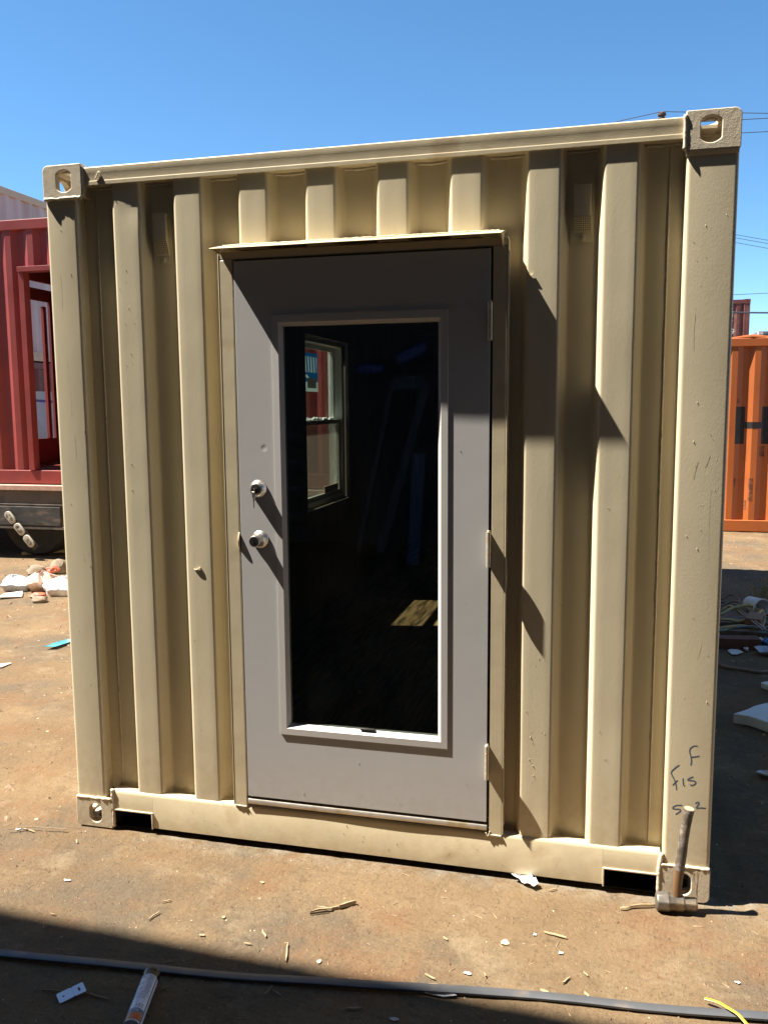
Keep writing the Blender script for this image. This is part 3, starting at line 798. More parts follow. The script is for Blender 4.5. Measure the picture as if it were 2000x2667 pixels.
mb.prism([(0.012, 2.262), (DF + 0.006, 2.2435), (0.002, 2.2125)], 'x', 0.4965, 0.5000)
mb.prism([(0.012, 2.262), (DF + 0.006, 2.2435), (0.002, 2.236)], 'x', -0.5160, -0.5125)
obj('drip_cap', mb, 'beige_rail', cont, smooth=40)
weld([(-0.505, 0.013, 2.2685), (-0.30, 0.012, 2.269), (0.0, 0.012, 2.269), (0.3, 0.012, 2.269), (0.485, 0.013, 2.2685)], 0.0030, amp=0.7, seed=40)
weld([(-0.518, 0.006, 0.160), (-0.47, 0.006, 0.158)], 0.0035, amp=0.6, seed=41)
weld([(0.463, 0.006, 0.157), (0.512, 0.006, 0.156)], 0.0035, amp=0.7, seed=42)
weld([(0.455, 0.004, 0.166), (0.462, 0.004, 0.150), (0.466, 0.004, 0.158), (0.470, 0.004, 0.172)], 0.0025, amp=0.3, seed=43)
weld([(0.5165, 0.01, 0.2), (0.5175, 0.012, 2.2)], 0.0028, amp=0.8, seed=44)
# threshold strip under the door
obj('threshold', swept([(0.05, 0.172), (0.0025, 0.173), (0.0005, 0.177), (0.0010, 0.189), (0.004, 0.1925), (0.05, 0.1935)], -0.463, 0.4585, 0.03, 0.0012, 8), 'alu', cont, smooth=40)

# door
DX0, DX1, DZ0, DZ1, DY = -0.4620, 0.4570, 0.2035, 2.2110, 0.0035
def rect_loop(x0, x1, z0, z1): return [(x0, z0), (x1, z0), (x1, z1), (x0, z1)]
door = obj('door', MB().ring(rect_loop(DX0, DX1, DZ0, DZ1), rect_loop(-0.302, 0.300, 0.483, 2.002), 'y', DY, DY + 0.044), 'door', cont, bevel=0.0015)
# dent in the leaf above the lock: relief in the paint of the door
dm = M['door'].node_tree; n, l = dm.nodes, dm.links
g0 = n.new('ShaderNodeTexCoord'); vm = n.new('ShaderNodeVectorMath'); vm.operation = 'DISTANCE'; vm.inputs[1].default_value = (-0.362, DY, 1.545)
l.new(g0.outputs['Object'], vm.inputs[0])
mrn = n.new('ShaderNodeMapRange'); mrn.interpolation_type = 'SMOOTHERSTEP'; mrn.inputs[1].default_value = 0; mrn.inputs[2].default_value = 0.017; mrn.inputs[3].default_value = 0; mrn.inputs[4].default_value = 1
l.new(vm.outputs['Value'], mrn.inputs[0])
bmp = n.new('ShaderNodeBump'); bmp.inputs['Distance'].default_value = 0.0007; bmp.inputs['Strength'].default_value = 1
l.new(mrn.outputs[0], bmp.inputs['Height'])
pb = n['Principled BSDF']; l.new(pb.inputs['Normal'].links[0].from_socket, bmp.inputs['Normal']); l.new(bmp.outputs[0], pb.inputs['Normal'])
LP = 0.0042
def swept_rect(secs):
    """secs: list of (x0,x1,z0,z1,y) rectangles, joined ring by ring"""
    mb_ = MB()
    vs = []
    for x0, x1, z0, z1, y in secs: vs += [(x0, y, z0), (x1, y, z0), (x1, y, z1), (x0, y, z1)]
    fs = [(i * 4 + k, i * 4 + (k + 1) % 4, (i + 1) * 4 + (k + 1) % 4, (i + 1) * 4 + k) for i in range(len(secs) - 1) for k in range(4)]
    return mb_.add(vs, fs)
ly = DY - LP
lite = swept_rect([(-0.3215, 0.3155, 0.4655, 2.0180, DY - 0.0002), (-0.3205, 0.3145, 0.4665, 2.0170, ly), (-0.297, 0.2915, 0.4910, 1.9915, ly - 0.0006),
                   (-0.2835, 0.2785, 0.5060, 1.9785, DY + 0.012), (-0.2835, 0.2785, 0.5060, 1.9785, DY + 0.030), (-0.301, 0.299, 0.484, 2.001, DY + 0.030)])
obj('lite_frame', lite, 'lite', door, smooth=20)
obj('door_pane', MB().box(-0.2834, 0.2784, DY + 0.0125, DY + 0.0155, 0.5061, 1.9784), 'door_glass', door)
obj('glazing_clip', MB().box(-0.012, 0.044, DY + 0.002, DY + 0.012, 0.5065, 0.513), 'black_bar', door, bevel=0.001)
kx, kz = -0.386, 1.209
obj('door_knob', MB().lathe([(0.0335, 0.0), (0.0335, 0.003), (0.0315, 0.006), (0.026, 0.010), (0.0215, 0.022), (0.0195, 0.034), (0.0215, 0.046), (0.0215, 0.056), (0.019, 0.060)], (kx, DY, kz), '-y', 40), 'nickel', door, smooth=50)
obj('keyhole', MB().lathe([(0.0165, 0.0), (0.0165, 0.0008)], (kx, DY - 0.0600, kz), '-y', 28).box(kx - 0.0012, kx + 0.0012, DY - 0.062, DY - 0.0606, kz - 0.006, kz + 0.006), 'dark_metal', door)
kx, kz = -0.388, 1.396
obj('deadbolt', MB().lathe([(0.0335, 0.0), (0.0335, 0.004), (0.0315, 0.007), (0.0235, 0.024), (0.020, 0.0262), (0.0185, 0.0262), (0.0178, 0.0250), (0.0, 0.0250)], (kx, DY, kz), '-y', 40), 'nickel', door, smooth=40)
obj('deadbolt_cylinder', MB().lathe([(0.0165, 0.0), (0.0162, 0.0012), (0.0, 0.0032)], (kx, DY - 0.0252, kz), '-y', 32), 'dark_metal', door)
kk = MB().box(kx - 0.001, kx + 0.001, DY - 0.046, DY - 0.028, kz - 0.006, kz + 0.004)
kk.box(kx - 0.006, kx + 0.006, DY - 0.048, DY - 0.0462, kz - 0.028, kz - 0.006)
kk.box(kx - 0.005, kx + 0.004, DY - 0.044, DY - 0.0425, kz - 0.040, kz - 0.024)
kk.box(kx - 0.0022, kx + 0.0022, DY - 0.047, DY - 0.0455, kz - 0.066, kz - 0.0285)
obj('key', kk, 'nickel', door, bevel=0.0006)
# latch strike lip on the jamb, hinges on the other side
lip = [(0.003 - 0.010 * math.sin(PI * k / 12), 1.170 + 0.062 * k / 12) for k in range(13)]
obj('strike_plate', MB().prism([(0.0065, 1.170)] + lip + [(0.0065, 1.232)], 'x', -0.4715, -0.4665), 'beige_rail', cont, bevel=0.0008)
for zt, zb in ((2.034, 1.909), (1.264, 1.141), (0.500, 0.375)):
    hg = bpy.data.objects.new('hinge', None); C.objects.link(hg); hg.parent = cont
    step = (zt - zb) / 5
    for k in range(5):
        obj('knuckle', MB().lathe([(0.0074, 0.0), (0.0078, 0.0003), (0.0078, step - 0.0008), (0.0074, step - 0.0005)], (0.4595, -0.019, zb + step * k), 'z', 16), 'hinge', hg, smooth=50)
    obj('pin', MB().lathe([(0.004, -0.002), (0.0055, 0.0), (0.0055, 0.003), (0.003, 0.005)], (0.4595, -0.019, zt), 'z', 12), 'hinge', hg)
    obj('leaf', MB().box(0.4575, 0.4605, -0.0125, 0.034, zb + 0.001, zt - 0.001), 'hinge', hg)
# two cargo vents in the wall troughs
def vent(xc):
    v = bpy.data.objects.new('vent', None); C.objects.link(v); v.parent = cont
    y = YT - 0.002
    obj('base_plate', MB().box(xc - 0.038, xc + 0.038, y - 0.002, y, 2.222, 2.441), 'beige', v, bevel=0.0008)
    hood = MB()
    w = 0.0275
    z1, z2, z3 = 2.405, 2.302, 2.252
    yo = y - 0.024
    hood.prism([(y - 0.0022, z1), (yo, z1 - 0.003), (yo, z2), (y - 0.0022, z2)], 'x', xc - w, xc + w)
    obj('hood', hood, 'beige', v, bevel=0.0025)
    g_ = MB(); N = 8
    a = Vector((0, yo, z2)); b = Vector((0, y - 0.006, z3))
    nrm = Vector((0, (b - a).z, -(b - a).y)).normalized()
    if nrm.y > 0: nrm = -nrm
    cell = 2 * w / N
    for i in range(N):
        for j in range(N):
            def pt(u, t): return Vector((xc - w + 2 * w * u, 0, 0)) + a + (b - a) * t
            cu, ct = (i + 0.5) / N, (j + 0.5) / N
            outer = [(i / N, j / N), ((i + 0.5) / N, j / N), ((i + 1) / N, j / N), ((i + 1) / N, (j + 0.5) / N), ((i + 1) / N, (j + 1) / N), ((i + 0.5) / N, (j + 1) / N), (i / N, (j + 1) / N), (i / N, (j + 0.5) / N)]
            inner = [(cu + (u - cu) * (0.66 if (k % 2) else 0.47), ct + (t - ct) * (0.66 if (k % 2) else 0.47)) for k, (u, t) in enumerate(outer)]
            vs = [pt(*p) for p in outer] + [pt(*p) for p in inner] + [pt(*p) - nrm * 0.003 for p in inner]
            fs = [(k, (k + 1) % 8, 8 + (k + 1) % 8, 8 + k) for k in range(8)] + [(8 + k, 8 + (k + 1) % 8, 16 + (k + 1) % 8, 16 + k) for k in range(8)]
            g_.add(vs, fs)
    for sx in (-1, 1):
        x = xc + sx * w
        g_.add([(x, yo, z2), (x, y - 0.006, z3), (x, y - 0.002, z3), (x, y - 0.002, z2)], [(0, 1, 2, 3)])
    obj('grille', g_, 'beige', v, smooth=0)
    obj('grille_backing', MB().prism([(yo + 0.006, z2 - 0.0005), (y - 0.0028, z3 + 0.006), (y - 0.0025, z2 - 0.0005)], 'x', xc - w + 0.001, xc + w - 0.001), 'black', v)
    obj('screw', MB().lathe([(0.0085, 0), (0.0085, 0.003), (0.006, 0.005)], (xc + 0.002, y - 0.0021, 2.237), '-y', 16), 'beige_rough', v)
    for sx in (-1, 1): obj('screw', MB().lathe([(0.005, 0), (0.005, 0.002), (0.003, 0.0035)], (xc + sx * 0.026, y - 0.0021, 2.424), '-y', 12), 'beige_rough', v)
    obj('rivet_plate', MB().box(xc - 0.012, xc + 0.012, yo - 0.0008, yo + 0.001, 2.318, 2.326), 'beige', v)
vent(-0.765); vent(0.749)
# marker scribble on the right post
def strokes(lines):
    mb_ = MB()
    for Ls in lines:
        pts = [Vector((p.x, post_y(p.x, p.z) - 0.00025, p.z)) for p in smooth_path([(x, PY, z) for x, z in Ls], 5)]
        # ribbon 4 mm wide, slightly proud of the paint
        vs = []; n_ = len(pts)
        for i, p in enumerate(pts):
            t = (pts[min(i + 1, n_ - 1)] - pts[max(i - 1, 0)]).normalized(); w = Vector((t.z, 0, -t.x)) * (0.0019 if 0 < i < n_ - 1 else 0.0012)
            vs += [p + w, p - w]
        mb_.add(vs, [(2 * i, 2 * i + 1, 2 * i + 3, 2 * i + 2) for i in range(n_ - 1)])
    return mb_
for glyph in (
    [[(1.163, 0.555), (1.150, 0.553), (1.141, 0.545), (1.138, 0.533), (1.143, 0.514), (1.145, 0.501), (1.143, 0.485)], [(1.142, 0.513), (1.154, 0.516), (1.170, 0.520)]],
    [[(1.107, 0.483), (1.090, 0.467), (1.082, 0.452), (1.091, 0.433), (1.098, 0.414), (1.101, 0.393)], [(1.088, 0.408), (1.096, 0.420), (1.104, 0.428)]],
    [[(1.120, 0.438), (1.121, 0.426), (1.123, 0.413), (1.128, 0.410)]],
    [[(1.153, 0.446), (1.139, 0.438), (1.136, 0.432), (1.148, 0.432), (1.159, 0.430), (1.161, 0.424), (1.151, 0.415), (1.143, 0.417)]],
    [[(1.121, 0.341), (1.101, 0.338), (1.090, 0.328), (1.097, 0.325), (1.113, 0.326), (1.115, 0.319), (1.100, 0.306)]],
    [[(1.162, 0.352), (1.171, 0.358), (1.174, 0.352), (1.166, 0.337), (1.178, 0.338), (1.197, 0.339)]]):
    obj('marker_letter', strokes(glyph), 'marker', cont, smooth=0)
def runs(name, m, lines_, y, w_):
    for pts in lines_:
        P_ = smooth_path([(x, PY, z) for x, z in pts], 5); vs = []; n_ = len(P_)
        P_ = [Vector((p_.x, (post_y(p_.x, p_.z) - 0.0002) if y is None else y, p_.z)) for p_ in P_]
        for i_, p_ in enumerate(P_):
            ww = w_ * (0.35 + 0.65 * abs(noise.noise(p_ * 40)) * 1.6) * (0.3 if i_ in (0, n_ - 1) else 1)
            vs += [p_ + Vector((ww, 0, 0)), p_ - Vector((ww, 0, 0))]
        obj(name, MB().add(vs, [(2 * i_, 2 * i_ + 1, 2 * i_ + 3, 2 * i_ + 2) for i_ in range(n_ - 1)]), m, cont, smooth=0)
runs('rust_run', 'rust_stain', [[(1.178, 0.113), (1.179, 0.08), (1.177, 0.05), (1.179, 0.012)], [(1.166, 0.108), (1.166, 0.09), (1.167, 0.078)]], -0.0004, 0.0016)
runs('rust_run', 'rust_stain', [[(1.150, 2.586), (1.1495, 2.572), (1.151, 2.558)]], -0.0004, 0.0013)
runs('scratch', 'beige_dark', [[(-1.156, 1.87), (-1.153, 1.80), (-1.149, 1.74), (-1.150, 1.66)], [(-1.168, 2.20), (-1.166, 2.12), (-1.169, 2.06)], [(-1.142, 1.60), (-1.140, 1.50)]], None, 0.0012)
runs('scratch', 'beige_dark', [[(1.172, 1.42), (1.171, 1.30), (1.174, 1.18)], [(1.105, 1.98), (1.103, 1.92), (1.104, 1.86)], [(1.164, 0.92), (1.158, 0.88), (1.150, 0.85)]], None, 0.0011)
runs('scuff', 'scuff_grey', [[(1.13, 1.51), (1.122, 1.48), (1.118, 1.45)], [(1.165, 1.53), (1.157, 1.50), (1.150, 1.49)], [(-1.13, 1.13), (-1.126, 1.09)]], None, 0.0022)
obj('paint_curl', MB().tube(smooth_path([(-0.662, YF - 0.001, 1.085), (-0.652, YF - 0.003, 1.082), (-0.640, YF - 0.004, 1.088), (-0.634, YF - 0.002, 1.092)], 4), [0.0024] * 13, 6, flat=0.4), 'beige_rail', cont)
obj('paint_curl', MB().tube(smooth_path([(0.578, YF - 0.001, 2.132), (0.588, YF - 0.003, 2.118), (0.596, YF - 0.004, 2.124)], 4), [0.0024] * 9, 6, flat=0.4), 'beige_rail', cont)
# beads and runs of dried paint
def beads(name, n_, area, y, seed, par):
    rnd = random.Random(seed); mb_ = MB()
    for _ in range(n_):
        x, z = rnd.uniform(area[0], area[1]), rnd.uniform(area[2], area[3]); r = rnd.uniform(0.0009, 0.0022)
        k = rnd.choice((1, 1, 1, 1.6, 3.5))
        vs = [(x, y - r, z)] + [(x + r * math.cos(a), y + 0.0012, z + r * k * math.sin(a)) for a in [PI / 4 * q for q in range(8)]]
        mb_.add(vs, [(0, 1 + q, 1 + (q + 1) % 8) for q in range(8)])
    o = obj(name, mb_, 'beige_rail' if par is cont else 'door', par, smooth=60); o['kind'] = 'stuff'
beads('paint_drips', 26, (1.09, 1.19, 0.7, 2.4), PY, 1, cont)
beads('paint_drips', 14, (-1.19, -1.10, 0.2, 2.4), PY, 2, cont)
beads('paint_drips', 12, (-0.93, -0.85, 1.2, 2.4), YF, 3, cont)
beads('paint_drips', 12, (-0.68, -0.60, 0.2, 1.2), YF, 4, cont)
beads('paint_drips', 18, (0.59, 0.66, 0.3, 1.0), YF, 5, cont)
beads('paint_drips', 8, (0.84, 0.91, 0.3, 2.2), YF, 6, cont)
beads('paint_drips', 34, (-0.80, 0.80, 0.04, 0.14), PY, 7, cont)
beads('paint_drips', 12, (-0.44, 0.43, 0.22, 0.43), DY, 8, door)
beads('paint_drips', 4, (0.34, 0.44, 0.5, 1.6), DY, 9, door)

# ---------------------------------------------------------------- hammer leaning on the right post
ham = thing('sledge_hammer', 'worn short sledgehammer standing on its head in front of the right corner post', 'hammer', (1.106, -0.068, 0.0), 0.06)
def oct_ring(y, r, x): 
    return [(x, r * math.cos(PI / 8 + PI / 4 * k) * 1.08, r * math.sin(PI / 8 + PI / 4 * k) * 1.08) for k in range(8)]
hd = MB()
rings = [oct_ring(0, r, x) for x, r in ((-0.066, 0.024), (-0.062, 0.029), (-0.028, 0.031), (-0.019, 0.026), (0.020, 0.026), (0.027, 0.021), (0.060, 0.0215), (0.066, 0.018))]
hd.grid([r + r[:1] for r in rings]); hd.add(rings[0], [tuple(range(8))]); hd.add(rings[-1], [tuple(range(8))[::-1]])
ho = obj('head', hd, 'steel', ham, bevel=0.003, smooth=30); ho.location = (0, 0, 0.030)
hp = [(0.0, 0.002, 0.028), (0.001, 0.003, 0.07), (0.005, 0.004, 0.13), (0.012, 0.005, 0.20), (0.0175, 0.005, 0.26), (0.024, 0.006, 0.315), (0.031, 0.006, 0.362)]
hr = [0.0145, 0.0150, 0.0158, 0.0165, 0.0150, 0.0155, 0.0170]
sp_ = smooth_path(hp, 4); srad = [hr[min(i // 4, 6)] + (hr[min(i // 4 + 1, 6)] - hr[min(i // 4, 6)]) * (i % 4) / 4 for i in range(len(sp_))]
cut = 9
obj('handle', MB().tube(sp_[:cut + 1], srad[:cut + 1], 16), 'handle', ham, smooth=60)
gp = sp_[cut:]; gr_ = [r * 1.03 for r in srad[cut:]]
obj('grip', MB().tube(gp, gr_, 16), 'handle_grip', ham, smooth=60)
tdir = (sp_[-1] - sp_[-2]).normalized()
obj('handle_end', MB().tube([sp_[-1] - tdir * 0.001, sp_[-1] + tdir * 0.002], [0.0168, 0.0158], 16), 'endgrain', ham)

# ---------------------------------------------------------------- generic corrugated container for the background
def bg_container(name, label, cat, w, d, h, side_mat, rail_mat=None, x0=0, y0=0, z0=0, front_skip=None, flip=False, open_front=None, nrib=0.278, castmat=None):
    """box container, corrugated on all four sides, origin at its lower near-left corner"""
    r = thing(name, label, cat, (x0, y0, z0))
    rm = rail_mat or side_mat
    def prof(len_):
        pts = []; t = 0.16
        while t < len_ - 0.16:
            for dt, q in ((0.0, 0), (0.072, 0), (0.140, 1), (0.210, 1)):
                if t + dt <= len_ - 0.16: pts.append((t + dt, q))
            t += nrib
        pts.append((len_ - 0.16, pts[-1][1])); return pts
    zz = (0.155, h - 0.11)
    mb_ = MB(); pf = prof(w)
    if open_front:
        a, b, zb = open_front
        L1 = [p for p in pf if p[0] <= a] + [(a, [p for p in pf if p[0] <= a][-1][1])]
        L2 = [(b, [p for p in pf if p[0] >= b][0][1])] + [p for p in pf if p[0] >= b]
        Lm = [(a, L1[-1][1])] + [p for p in pf if a < p[0] < b] + [(b, L2[0][1])]
        segs = [(L1, *zz), (L2, *zz), (Lm, zb, zz[1])]
    else: segs = [(pf, *zz)]
    for P_, za, zb in segs:
        mb_.grid([[(t, 0.012 + 0.036 * q, z) for t, q in P_] for z in (za, zb)])
    obj('front_wall', mb_, side_mat, r, smooth=0)
    mb_ = MB(); mb_.grid([[(t, d - 0.012 - 0.036 * q, z) for t, q in pf] for z in zz]); obj('back_wall', mb_, side_mat, r, smooth=0)
    pd = prof(d)
    mb_ = MB(); mb_.grid([[(w - 0.012 - 0.036 * q, t, z) for t, q in pd] for z in zz]); obj('right_wall', mb_, side_mat, r, smooth=0)
    if not front_skip:
        mb_ = MB(); mb_.grid([[(0.012 + 0.036 * q, t, z) for t, q in pd] for z in zz]); obj('left_wall', mb_, side_mat, r, smooth=0)
    obj('roof_panel', MB().box(0.05, w - 0.05, 0.05, d - 0.05, h - 0.03, h - 0.02), rm, r)
    obj('floor', MB().box(0.05, w - 0.05, 0.05, d - 0.05, 0.12, 0.15), rm, r)
    for y in (0.0, d - 0.06):
        obj('top_rail', MB().box(0.16, w - 0.16, y + 0.004, y + 0.056, h - 0.115, h - 0.008), rm, r, bevel=0.006)
        obj('bottom_rail', MB().box(0.16, w - 0.16, y + 0.003, y + 0.057, 0.01, 0.16), rm, r, bevel=0.006)
    for x in (0.0, w - 0.06):
        obj('end_rail', MB().box(x + 0.004, x + 0.056, 0.16, d - 0.16, h - 0.115, h - 0.008), rm, r, bevel=0.006); obj('end_rail', MB().box(x + 0.004, x + 0.056, 0.16, d - 0.16, 0.01, 0.16), rm, r, bevel=0.006)
    for x in (0, w - 0.162):
        for y in (0, d - 0.162):
            obj('corner_post', MB().box(x + 0.006, x + 0.156, y + 0.006, y + 0.156, 0.118, h - 0.118), rm, r, bevel=0.01)
            for z in (0, h - 0.118):
                cm_ = MB(); outer, inner = holed(rrect(x, x + 0.162, z, z + 0.118, [0, 0, 0, 0]), (x + 0.081, z + 0.059), 0.05, 0.078, 'stad')
                ya, yb = (y, y + 0.02) if y == 0 else (y + 0.142, y + 0.162)
                cm_.ring(outer, inner, 'y', ya, yb)
                y2 = (y + 0.0205, y + 0.162) if y == 0 else (y, y + 0.1415)
                cm_.box(x + 0.001, x + 0.161, y2[0] + (0.03 if y == 0 else 0), y2[1] - (0 if y == 0 else 0.03), z + 0.001, z + 0.117)
                cm_.box(x, x + 0.02, y2[0], y2[1], z + 0.0005, z + 0.1175).box(x + 0.142, x + 0.162, y2[0], y2[1], z + 0.0005, z + 0.1175)
                obj('corner_casting', cm_, castmat or rm, r)
    return r

# red container on its trailer (left)
RX0, RY0, RZ0, RW, RH = -5.98, 5.42, 0.845, 4.58, 2.896
red = bg_container('red_container', 'red shipping container on the trailer, a doorway cut in its side', 'shipping container', RW, 2.44, RH, 'red', None, RX0, RY0, RZ0,
                   front_skip=True, open_front=(0.62, 1.75, 2.35))
ja = 0.62
dj = MB().box(ja - 0.02, ja + 0.045, -0.012, 0.09, 0.162, 2.33).box(1.73, 1.795, -0.012, 0.09, 0.162, 2.33).box(ja - 0.02, 1.795, -0.03, 0.09, 2.3305, 2.385)
obj('doorway_frame', dj, 'red', red, bevel=0.002)
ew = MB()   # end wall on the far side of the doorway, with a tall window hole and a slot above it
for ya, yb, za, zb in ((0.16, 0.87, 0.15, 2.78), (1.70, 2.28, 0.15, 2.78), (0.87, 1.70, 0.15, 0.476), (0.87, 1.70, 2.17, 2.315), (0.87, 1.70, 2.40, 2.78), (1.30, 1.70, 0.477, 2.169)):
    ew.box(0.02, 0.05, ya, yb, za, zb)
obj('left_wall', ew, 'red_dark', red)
obj('window_post', MB().box(0.06, 0.10, 1.10, 1.16, 0.477, 2.10), 'red', red, bevel=0.003)
# flatbed trailer
TR = thing('flatbed_trailer', 'weathered flatbed trailer carrying the red container', 'trailer', (-9.0, 5.34, 0))
obj('deck', MB().box(0, 7.6, 0.0, 2.6, 0.785, 0.842), 'trailer_edge', TR, bevel=0.004)
obj('side_rail', MB().box(0, 7.6, 0.03, 0.12, 0.345, 0.784), 'trailer', TR, bevel=0.006)
obj('side_rail', MB().box(0, 7.6, 2.47, 2.56, 0.345, 0.784), 'trailer', TR, bevel=0.006)
obj('rail_flange', MB().box(0, 7.6, 0.015, 0.0295, 0.345, 0.375).box(0, 7.6, 0.018, 0.0295, 0.615, 0.63), 'trailer', TR, bevel=0.003)
obj('rail_plate', MB().box(3.05, 4.02, 0.012, 0.0292, 0.39, 0.60), 'trailer_dark', TR, bevel=0.003)
obj('rail_plate', MB().box(4.06, 4.32, 0.016, 0.0292, 0.69, 0.765), 'black_bar', TR, bevel=0.002)
for wx in (3.53, 4.72):
    for wy in (0.22, 1.98):
        wh = bpy.data.objects.new('wheel', None); C.objects.link(wh); wh.parent = TR; wh.location = (wx, wy, 0.43)
        obj('tyre', MB().lathe([(0.26, 0.02), (0.30, 0.0), (0.40, 0.0), (0.425, 0.03), (0.43, 0.10), (0.43, 0.16), (0.425, 0.23), (0.40, 0.26), (0.30, 0.26), (0.26, 0.24)], (0, 0, 0), 'y', 40), 'rubber', wh, smooth=40)
        obj('rim', MB().lathe([(0.258, 0.03), (0.245, 0.03), (0.235, 0.10), (0.12, 0.12), (0.10, 0.08), (0.06, 0.07)], (0, 0, 0), 'y', 40), 'rim', wh, smooth=40)
        for k in range(8): obj('wheel_nut', MB().lathe([(0.014, 0.0), (0.014, 0.03)], (0.16 * math.cos(k * PI / 4), 0.085, 0.16 * math.sin(k * PI / 4)), 'y', 6), 'rim', wh)
obj('axle', MB().box(3.45, 3.61, 0.5, 2.0, 0.36, 0.50).box(4.64, 4.80, 0.5, 2.0, 0.36, 0.50), 'trailer', TR)
# hanging lamp bracket with three clear lamps
def at(px, pz): return (px + 9.0, pz)
u0 = Vector((3.36, 0, 0.555)); u1 = Vector((3.72, 0, 0.135))
dv = (u1 - u0).normalized(); nv = Vector((-dv.z, 0, dv.x))
bar = MB(); c4 = [u0 + nv * 0.038, u0 - nv * 0.038, u1 - nv * 0.038, u1 + nv * 0.038]
bar.prism([(p.x, p.z) for p in c4], 'y', -0.035, -0.015)
lb = obj('lamp_bracket', bar, 'black_bar', TR, bevel=0.003)
for t in (0.06, 0.44, 0.82):
    c = u0 + dv * (0.07 + t * ((u1 - u0).length - 0.1)); pts = []
    for k in range(20):
        a = 2 * PI * k / 20
        q = c + dv * ((0.038 if math.cos(a) > 0 else -0.038) + 0.04 * math.cos(a)) + nv * 0.042 * math.sin(a)
        pts.append((q.x, q.z))
    obj('lamp', MB().prism(pts, 'y', -0.062, -0.0355), 'lamp_white', lb, bevel=0.005)
    pts2 = [((p[0] - c.x) * 0.66 + c.x, (p[1] - c.z) * 0.66 + c.z) for p in pts]
    obj('lamp_insert', MB().prism(pts2, 'y', -0.066, -0.0625), 'lamp_dark', lb, bevel=0.001)
# two-high stack behind: maroon below, dusty white above, long side facing right
low = bg_container('maroon_container', 'maroon container with graffiti, lower one of the stack behind the trailer', 'shipping container', 2.44, 12.19, 2.44, 'maroon', None, -10.44, 7.2, 0)
obj('graffiti_ground', MB().box(2.441, 2.446, 0.3, 6.5, 0.2, 1.97), 'graf_white', low)
gm = MB()
def gstroke(pts, w):
    P_ = smooth_path([(0, y, z) for y, z in pts], 5); vs = []
    for i, p in enumerate(P_):
        t = (P_[min(i + 1, len(P_) - 1)] - P_[max(i - 1, 0)]).normalized(); q = Vector((0, -t.z, t.y)) * w
        vs += [(2.449, *(p + q)[1:]), (2.449, *(p - q)[1:])]
    gm.add(vs, [(2 * i, 2 * i + 1, 2 * i + 3, 2 * i + 2) for i in range(len(P_) - 1)])
gstroke([(0.5, 1.80), (1.5, 1.84), (2.6, 1.80), (4.0, 1.83)], 0.02)
gstroke([(1.45, 1.05), (1.75, 1.25), (1.95, 1.50)], 0.025); gstroke([(1.5, 1.45), (1.75, 1.30), (1.85, 1.0), (1.7, 0.8), (2.2, 0.95), (2.6, 1.1)], 0.02)
gm.prism([(1.4, 1.35), (1.9, 1.55), (1.6, 1.25)], 'x', 2.447, 2.450)
obj('graffiti_print', gm, 'graf_blue', low, smooth=0)
bg_container('white_container', 'dusty white container stacked on top of the maroon one', 'shipping container', 2.44, 12.19, 2.59, 'white_c', 'cream_c', -10.44, 7.2, 2.445)

# orange container (right) with its big black H
OX, OY = 1.75, 9.1
org = bg_container('orange_container', 'orange shipping container with a big black letter H', 'shipping container', 6.058, 2.44, 2.54, 'orange', None, OX, OY, 0.0)
def letter_quads(x0, x1, z0, z1, mb_):
    """paint laid on the corrugation: same profile, 1.5 mm proud"""
    pts = []; t = 0.16
    while t < 6.058 - 0.16:
        for dt, q in ((0.0, 0), (0.072, 0), (0.140, 1), (0.210, 1)): pts.append((t + dt, q))
        t += 0.278
    def depth(x):
        for (a, qa), (b, qb) in zip(pts, pts[1:]):
            if a <= x <= b: return qa + (qb - qa) * (x - a) / (b - a)
        return 0
    xs = sorted([x0, x1] + [p[0] for p in pts if x0 < p[0] < x1])
    mb_.grid([[(x, 0.012 + 0.036 * depth(x) - 0.0015, z) for x in xs] for z in (z0, z1)])
lh = MB(); hx = 2.538 - OX
letter_quads(hx, hx + 0.118, 1.166, 1.652, lh); letter_quads(hx + 0.1185, hx + 0.3215, 1.368, 1.452, lh); letter_quads(hx + 0.322, hx + 0.440, 1.166, 1.652, lh)
obj('letter_h', lh, 'letter', org, smooth=0)
sc = MB()
for (xa, xb, za, zb) in ((0.98, 1.03, 0.42, 0.72), (1.10, 1.16, 1.00, 1.14), (0.80, 0.83, 1.7, 1.76), (0.93, 0.96, 0.30, 0.42), (1.07, 1.09, 0.55, 0.62), (0.80, 0.82, 0.6, 0.72)):
    sc = MB(); letter_quads(xa, xb, za, zb, sc); obj('scrape', sc, 'orange_scrape', org, smooth=0)
obj('bent_rail_cap', MB().tube([(0.7, 0.03, 2.535), (0.95, 0.03, 2.55), (1.2, 0.03, 2.535)], [0.01, 0.03, 0.01], 8).tube([(1.05, 0.03, 2.52), (1.32, 0.03, 2.565), (1.6, 0.03, 2.53)], [0.01, 0.04, 0.01], 8), 'orange', org)
